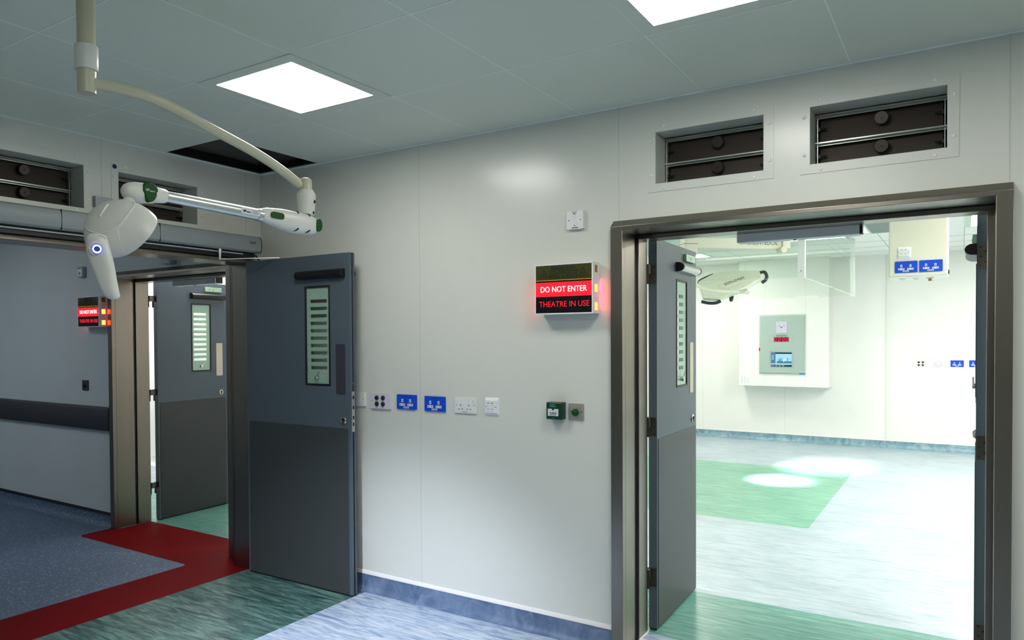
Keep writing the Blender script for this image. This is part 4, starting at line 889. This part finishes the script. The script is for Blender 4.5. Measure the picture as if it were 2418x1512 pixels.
for (x0, z0, x1, z1) in ((0.150, Hh - 0.392, 0.470, Hh - 0.290), (0.150, 0.098, 0.470, 0.322)):
    g.box(x0, fy, z0, x1, fy - 0.001, z0 + f_); g.box(x0, fy, z1 - f_, x1, fy - 0.001, z1); g.box(x0, fy, z0, x0 + f_, fy - 0.001, z1); g.box(x1 - f_, fy, z0, x1, fy - 0.001, z1)
g.box(0.238, fy, Hh - 0.314, 0.380, fy - 0.003, Hh - 0.296)
g.build('groove', mat('panel_line', (0.18, 0.24, 0.22), 0.4), dr, smooth=0)
dp = MB().box(0.210, fy, Hh - 0.386, 0.408, fy - 0.004, Hh - 0.324).build('timer_display', mat('display_black', (0.012, 0.006, 0.008), 0.3), r, smooth=0)
ledm = emit('led_red', (1.0, 0.02, 0.10), 1.3)
g = MB()
zb = Hh - 0.381; hh = 0.052; sk = 0.006
def seg0(x):
    w_ = 0.030; t_ = 0.0075
    def q(x0, z0, x1, z1): g.prism([(x + x0 + sk * (z0 / hh), fy - 0.004, zb + z0), (x + x1 + sk * (z0 / hh), fy - 0.004, zb + z0), (x + x1 + sk * (z1 / hh), fy - 0.004, zb + z1), (x + x0 + sk * (z1 / hh), fy - 0.004, zb + z1)], (0, -0.001, 0))
    q(0, 0, w_, t_); q(0, hh - t_, w_, hh); q(0, t_, t_, hh - t_); q(w_ - t_, t_, w_, hh - t_)
for x in (0.215, 0.262, 0.322, 0.366): seg0(x)
for z in (0.014, 0.032): g.box(0.303, fy - 0.004, zb + z, 0.311, fy - 0.005, zb + z + 0.007)
g.build('digits', ledm, dp, smooth=0)
MB().box(0.154, fy, 0.322, 0.160, fy - 0.001, 0.332).build('print', M_REDP, dr, smooth=0)
MB().box(0.163, fy, 0.324, 0.236, fy - 0.001, 0.330).build('print', mat('faded_green_ink', (0.35, 0.42, 0.2), 0.5), dr, smooth=0)
sc = MB().box(0.170, fy, 0.108, 0.450, fy - 0.004, 0.312).build('screen', emit('screen_blue', (0.12, 0.28, 0.45), 0.9), r, smooth=0)
y_ = fy - 0.0045
def scr(name, col, s_, *bx):
    g = MB()
    for x0, z0, x1, z1 in bx: g.box(x0, y_ + 0.0005, z0, x1, y_, z1)
    g.build('screen_image', emit(name, col, s_), sc, smooth=0)
scr('sc_room', (0.45, 0.85, 1.0), 0.95, (0.232, 0.156, 0.450, 0.290)); y_ -= 0.0003
scr('sc_floor', (0.10, 0.28, 0.42), 0.9, (0.250, 0.157, 0.448, 0.186)); scr('sc_pale', (0.60, 0.95, 1.0), 1.0, (0.170, 0.140, 0.450, 0.152)); scr('sc_green', (0.25, 0.65, 0.40), 0.9, (0.240, 0.132, 0.412, 0.140))
scr('sc_dark', (0.02, 0.06, 0.09), 0.8, (0.170, 0.110, 0.450, 0.131), (0.228, 0.291, 0.450, 0.311)); scr('sc_wall', (0.15, 0.45, 0.75), 0.9, (0.272, 0.186, 0.330, 0.232), (0.384, 0.188, 0.398, 0.236), (0.412, 0.208, 0.424, 0.218)); y_ -= 0.0003
scr('sc_white', (0.75, 0.97, 1.0), 1.1, (0.316, 0.196, 0.372, 0.216), (0.338, 0.176, 0.350, 0.196), (0.276, 0.218, 0.288, 0.228), (0.296, 0.218, 0.308, 0.228), *[(0.180, 0.262 - k * 0.018, 0.210, 0.267 - k * 0.018) for k in range(4)], *[(0.180 + k * 0.046, 0.119, 0.210 + k * 0.046, 0.124) for k in range(4)])
scr('sc_yellow', (0.8, 0.8, 0.1), 0.9, (0.384, 0.214, 0.390, 0.226)); scr('sc_dark2', (0.05, 0.12, 0.16), 0.7, (0.320, 0.202, 0.362, 0.208))
MB().box(0.000, -0.014, 0.330, 0.014, -0.020, 0.376).build('red_key', M_REDP, r)
MB().box(W - 0.080, -0.012, 0.0, W - 0.006, -0.016, 0.020).build('blue_label', mat('blue_label', (0.02, 0.22, 0.75), 0.4), r, smooth=0)
# small notices low on the boxing
b = MB()
for x, z0, z1 in ((1.255, 0.86, 0.965), (1.295, 0.86, 0.955), (1.335, 0.86, 0.935)):
    b.box(x, 7.7485, z0, x + 0.022, 7.75, z1)
o = b.build('paper_notice', mat('faint_print', (0.66, 0.72, 0.70), 0.6)); tag(o, 'faint printed strips low on the boxed-out theatre wall, left of the control panel', 'notice')

# surgical lamps
def V3(*a): return Vector(a)
n_ = Vector((0.24883322, -0.74649966, 0.61710638)); P0 = Vector((2.1157, 3.8294, 2.0083))
def PL(u, v, off=0.0):
    d = FW + R2 * ((u - 1142.77) / 1725.45) - U2 * ((v - 830.65) / 1725.45); t = (P0 - CAM).dot(n_) / d.dot(n_); return CAM + d * t + n_ * off - P0
def surgical_lamp(label, loc, full=True):
    r = thing('surgical_lamp', label, 'surgical lamp', loc, 0, 'surgical lamps in the theatre')
    out = [(1649, 665), (1684, 647), (1700, 643), (1740, 640.5), (1792, 639), (1798, 650), (1800, 657), (1762, 680), (1728, 694), (1697, 706), (1660, 703), (1655, 690)]
    top = [PL(u, v) for u, v in out]
    cen = sum(top, Vector()) / len(top)
    b = MB(); b.rings([[cen + (p - cen) * 0.94 - n_ * 0.055 for p in top], [p - n_ * 0.03 for p in top], [p for p in top], [cen + (p - cen) * 0.95 + n_ * 0.012 for p in top]])
    hd = b.build('lamp_body', M_CREAM2, r, bevel=0.004, smooth=0.5)
    cap = [PL(u, v, 0.012) for u, v in ((1700, 682), (1694, 676), (1772, 657), (1784, 658), (1720, 683))]
    MB().prism(cap, n_ * 0.008).build('top_cover', M_CREAM2, hd, bevel=0.003)
    xd = (PL(1752, 659) - PL(1708, 675)).normalized(); zd = n_.cross(xd).normalized()
    if zd.z < 0: zd = -zd
    text_mesh('simeon', 0.20, 0.040, PL(1712, 678, 0.0205), M_INKT, hd, xdir=xd, zdir=zd, dep=0.001)
    lw = [cen + (p - cen) * 0.80 - n_ * 0.056 for p in top]
    MB().prism(lw, n_ * -0.002).build('lens', emit('surgical_lens', (0.95, 0.98, 1.0), 3.0), hd, smooth=0)
    rub = mat('charcoal_rubber', (0.035, 0.045, 0.055), 0.5)
    def hnd(pts, rad): MB().tube(spline([PL(u, v, o_) for u, v, o_ in pts], 5), rad, 10).build('edge_handle', rub, hd)
    hnd([(1794, 643, -0.01), (1805, 641, -0.01), (1811, 650, -0.015), (1808, 658, -0.02), (1800, 663, -0.03)], 0.016)
    hnd([(1648, 667, -0.01), (1652, 661, -0.005), (1668, 653, -0.004), (1684, 646.5, -0.004)], 0.007)
    hnd([(1656, 709, -0.02), (1672, 711, -0.03), (1690, 711, -0.03), (1702, 708, -0.02)], 0.016)
    sh_ = MB().lathe([(0.05, 0.02), (0.10, 0.018), (0.11, 0.012)], PL(1728, 693), -n_, 16).build('sterile_handle', M_BLACK, hd)
    # fork tube and yoke
    if full:
        D = lambda u, v, d: CAM + FW * d + R2 * ((u - 1142.77) / 1725.45 * d) - U2 * ((v - 830.65) / 1725.45 * d) - P0
        MB().tube(spline([D(1560, 650, 6.55), D(1600, 662, 6.6), D(1645, 675, 6.65), D(1672, 684, 6.68), D(1700, 688, 6.7), D(1745, 689, 6.75)], 6), 0.0155, 14).build('fork_arm', M_CREAM2, r)
        MB().lathe([(-0.06, 0.017), (-0.03, 0.024), (0.012, 0.026), (0.016, 0.022)], D(1763, 690, 6.76), (D(1763, 690, 6.72) - D(1748, 680, 6.9)), 20).build('pivot_joint', M_CREAM2, r)
        MB().tube([D(1763, 688, 6.78), PL(1735, 688, -0.02)], 0.018, 12).build('pivot_stub', M_CREAM2, r)
        MB().tube([D(1560, 650, 6.55), D(1560, 640, 6.55)], 0.02, 12).build('fork_socket', M_CREAM2, r)
        MB().tube([D(1560, 642, 6.55), D(1640, 598, 6.3), D(1684, 556, 6.1)], 0.019, 14).build('suspension_tube', M_CREAM2, r)
        MB().tube([D(1684, 556, 6.1), D(1684, 500, 6.1)], 0.03, 14).build('suspension_tube', M_CREAM2, r)
    return r
lam = surgical_lamp('cream surgical lamp head with dark grip edges under the acrylic canopy', P0)
lam2 = surgical_lamp('second surgical lamp, only its dark grip seen in the slit by the door hinges', CAM + (P0 + R2 * -1.115 + Vector((0, 0, 0.115)) - CAM) * 0.865, full=False)
MB().tube([Vector((0.1, 0.1, 0.0)), Vector((0.1, 0.1, H - lam2.location.z))], 0.025, 12).build('suspension_tube', M_CREAM, lam2)
def spot(name, par, frm, to, e, sz, bl=0.4, col=(0.95, 0.98, 1.0)):
    ld = bpy.data.lights.new(name, 'SPOT'); ld.energy = e; ld.spot_size = math.radians(sz); ld.spot_blend = bl; ld.color = col; ld.shadow_soft_size = 0.05
    lo = bpy.data.objects.new(name, ld); COL.objects.link(lo); lo.parent = par; lo.location = Vector(frm) - par.location; lo.rotation_euler = (Vector(to) - Vector(frm)).to_track_quat('-Z', 'Y').to_euler()
spot('surgical_light', lam, P0 - n_ * 0.075, (2.36, 4.90, 0), 1800, 20, 0.7)
spot('surgical_light', lam, P0 - n_ * 0.075 + R2 * 0.05, (2.62, 6.0, 0), 1700, 24, 1.0)
# pendant arm carrying the maker's name
D = lambda u, v, d: CAM + FW * d + R2 * ((u - 1142.77) / 1725.45 * d) - U2 * ((v - 830.65) / 1725.45 * d)
pa, pb_ = D(1626, 581, 5.45), D(1850, 578, 5.55)
r = thing('lamp_pendant_arm', 'cream horizontal ceiling arm with grey lettering, behind the head of the bright doorway', 'ceiling arm', (pa.x, pa.y, 0), 0)
bs0 = Vector((pa.x, pa.y, 0)); xd = (pb_ - pa); xd.z = 0; xd.normalize(); yd = Vector((-xd.y, xd.x, 0))
def obox(o, lx, ly, z0, z1, b):
    o = Vector((o.x, o.y, 0)) - bs0; pts = [o - xd * lx - yd * ly, o + xd * lx - yd * ly, o + xd * lx + yd * ly, o - xd * lx + yd * ly]; b.prism([p + Vector((0, 0, z0)) for p in pts], (0, 0, z1 - z0)); return b
zc = pa.z; mid = (pa + pb_) / 2; ln = (Vector((pb_.x, pb_.y)) - Vector((pa.x, pa.y))).length / 2
bm_ = obox(mid, ln, 0.03, zc - 0.022, zc + 0.062, MB()).build('beam', M_CREAM, r, bevel=0.006)
text_mesh('SIMEON MEDICAL', 0.240, 0.035, Vector((mid.x, mid.y, zc + 0.010)) - bs0 + xd * 0.075 - yd * 0.030, M_INKT, bm_, xdir=xd, bold=0.0)
b1 = obox(pa, 0.05, 0.05, zc - 0.075, zc + 0.10, MB()).build('end_block', M_CREAM, r, bevel=0.006)
obox(pa, 0.0515, 0.0515, zc + 0.010, zc + 0.013, MB()).build('joint_line', M_INKT, b1, smooth=0)
obox(pb_, 0.032, 0.045, zc - 0.02, zc + 0.10, MB()).build('end_block', M_CREAM, r, bevel=0.006)
obox(pa, 0.03, 0.03, zc + 0.10, H, MB()).build('ceiling_post', M_CREAM, r, bevel=0.004)
MB().lathe([(-0.03, 0.026), (0.028, 0.026), (0.032, 0.022)], D(1846, 591, 5.5) - bs0, -yd, 22).build('knuckle', M_CREAM, r)
MB().tube([D(1846, 590, 5.52) - bs0, D(1800, 570, 5.62) - bs0, D(1740, 540, 5.8) - bs0], 0.022, 14).build('spring_arm', M_CREAM, r)
# smoke detector marks and slits on theatre ceiling
o = MB().lathe([(0, 0.05), (0.02, 0.045), (0.03, 0.02)], (2.75, 7.0, H), (0, 0, -1), 20).build('smoke_detector', M_SILL); tag(o, 'white smoke detector on the theatre ceiling above the boxed-out wall', 'smoke detector')
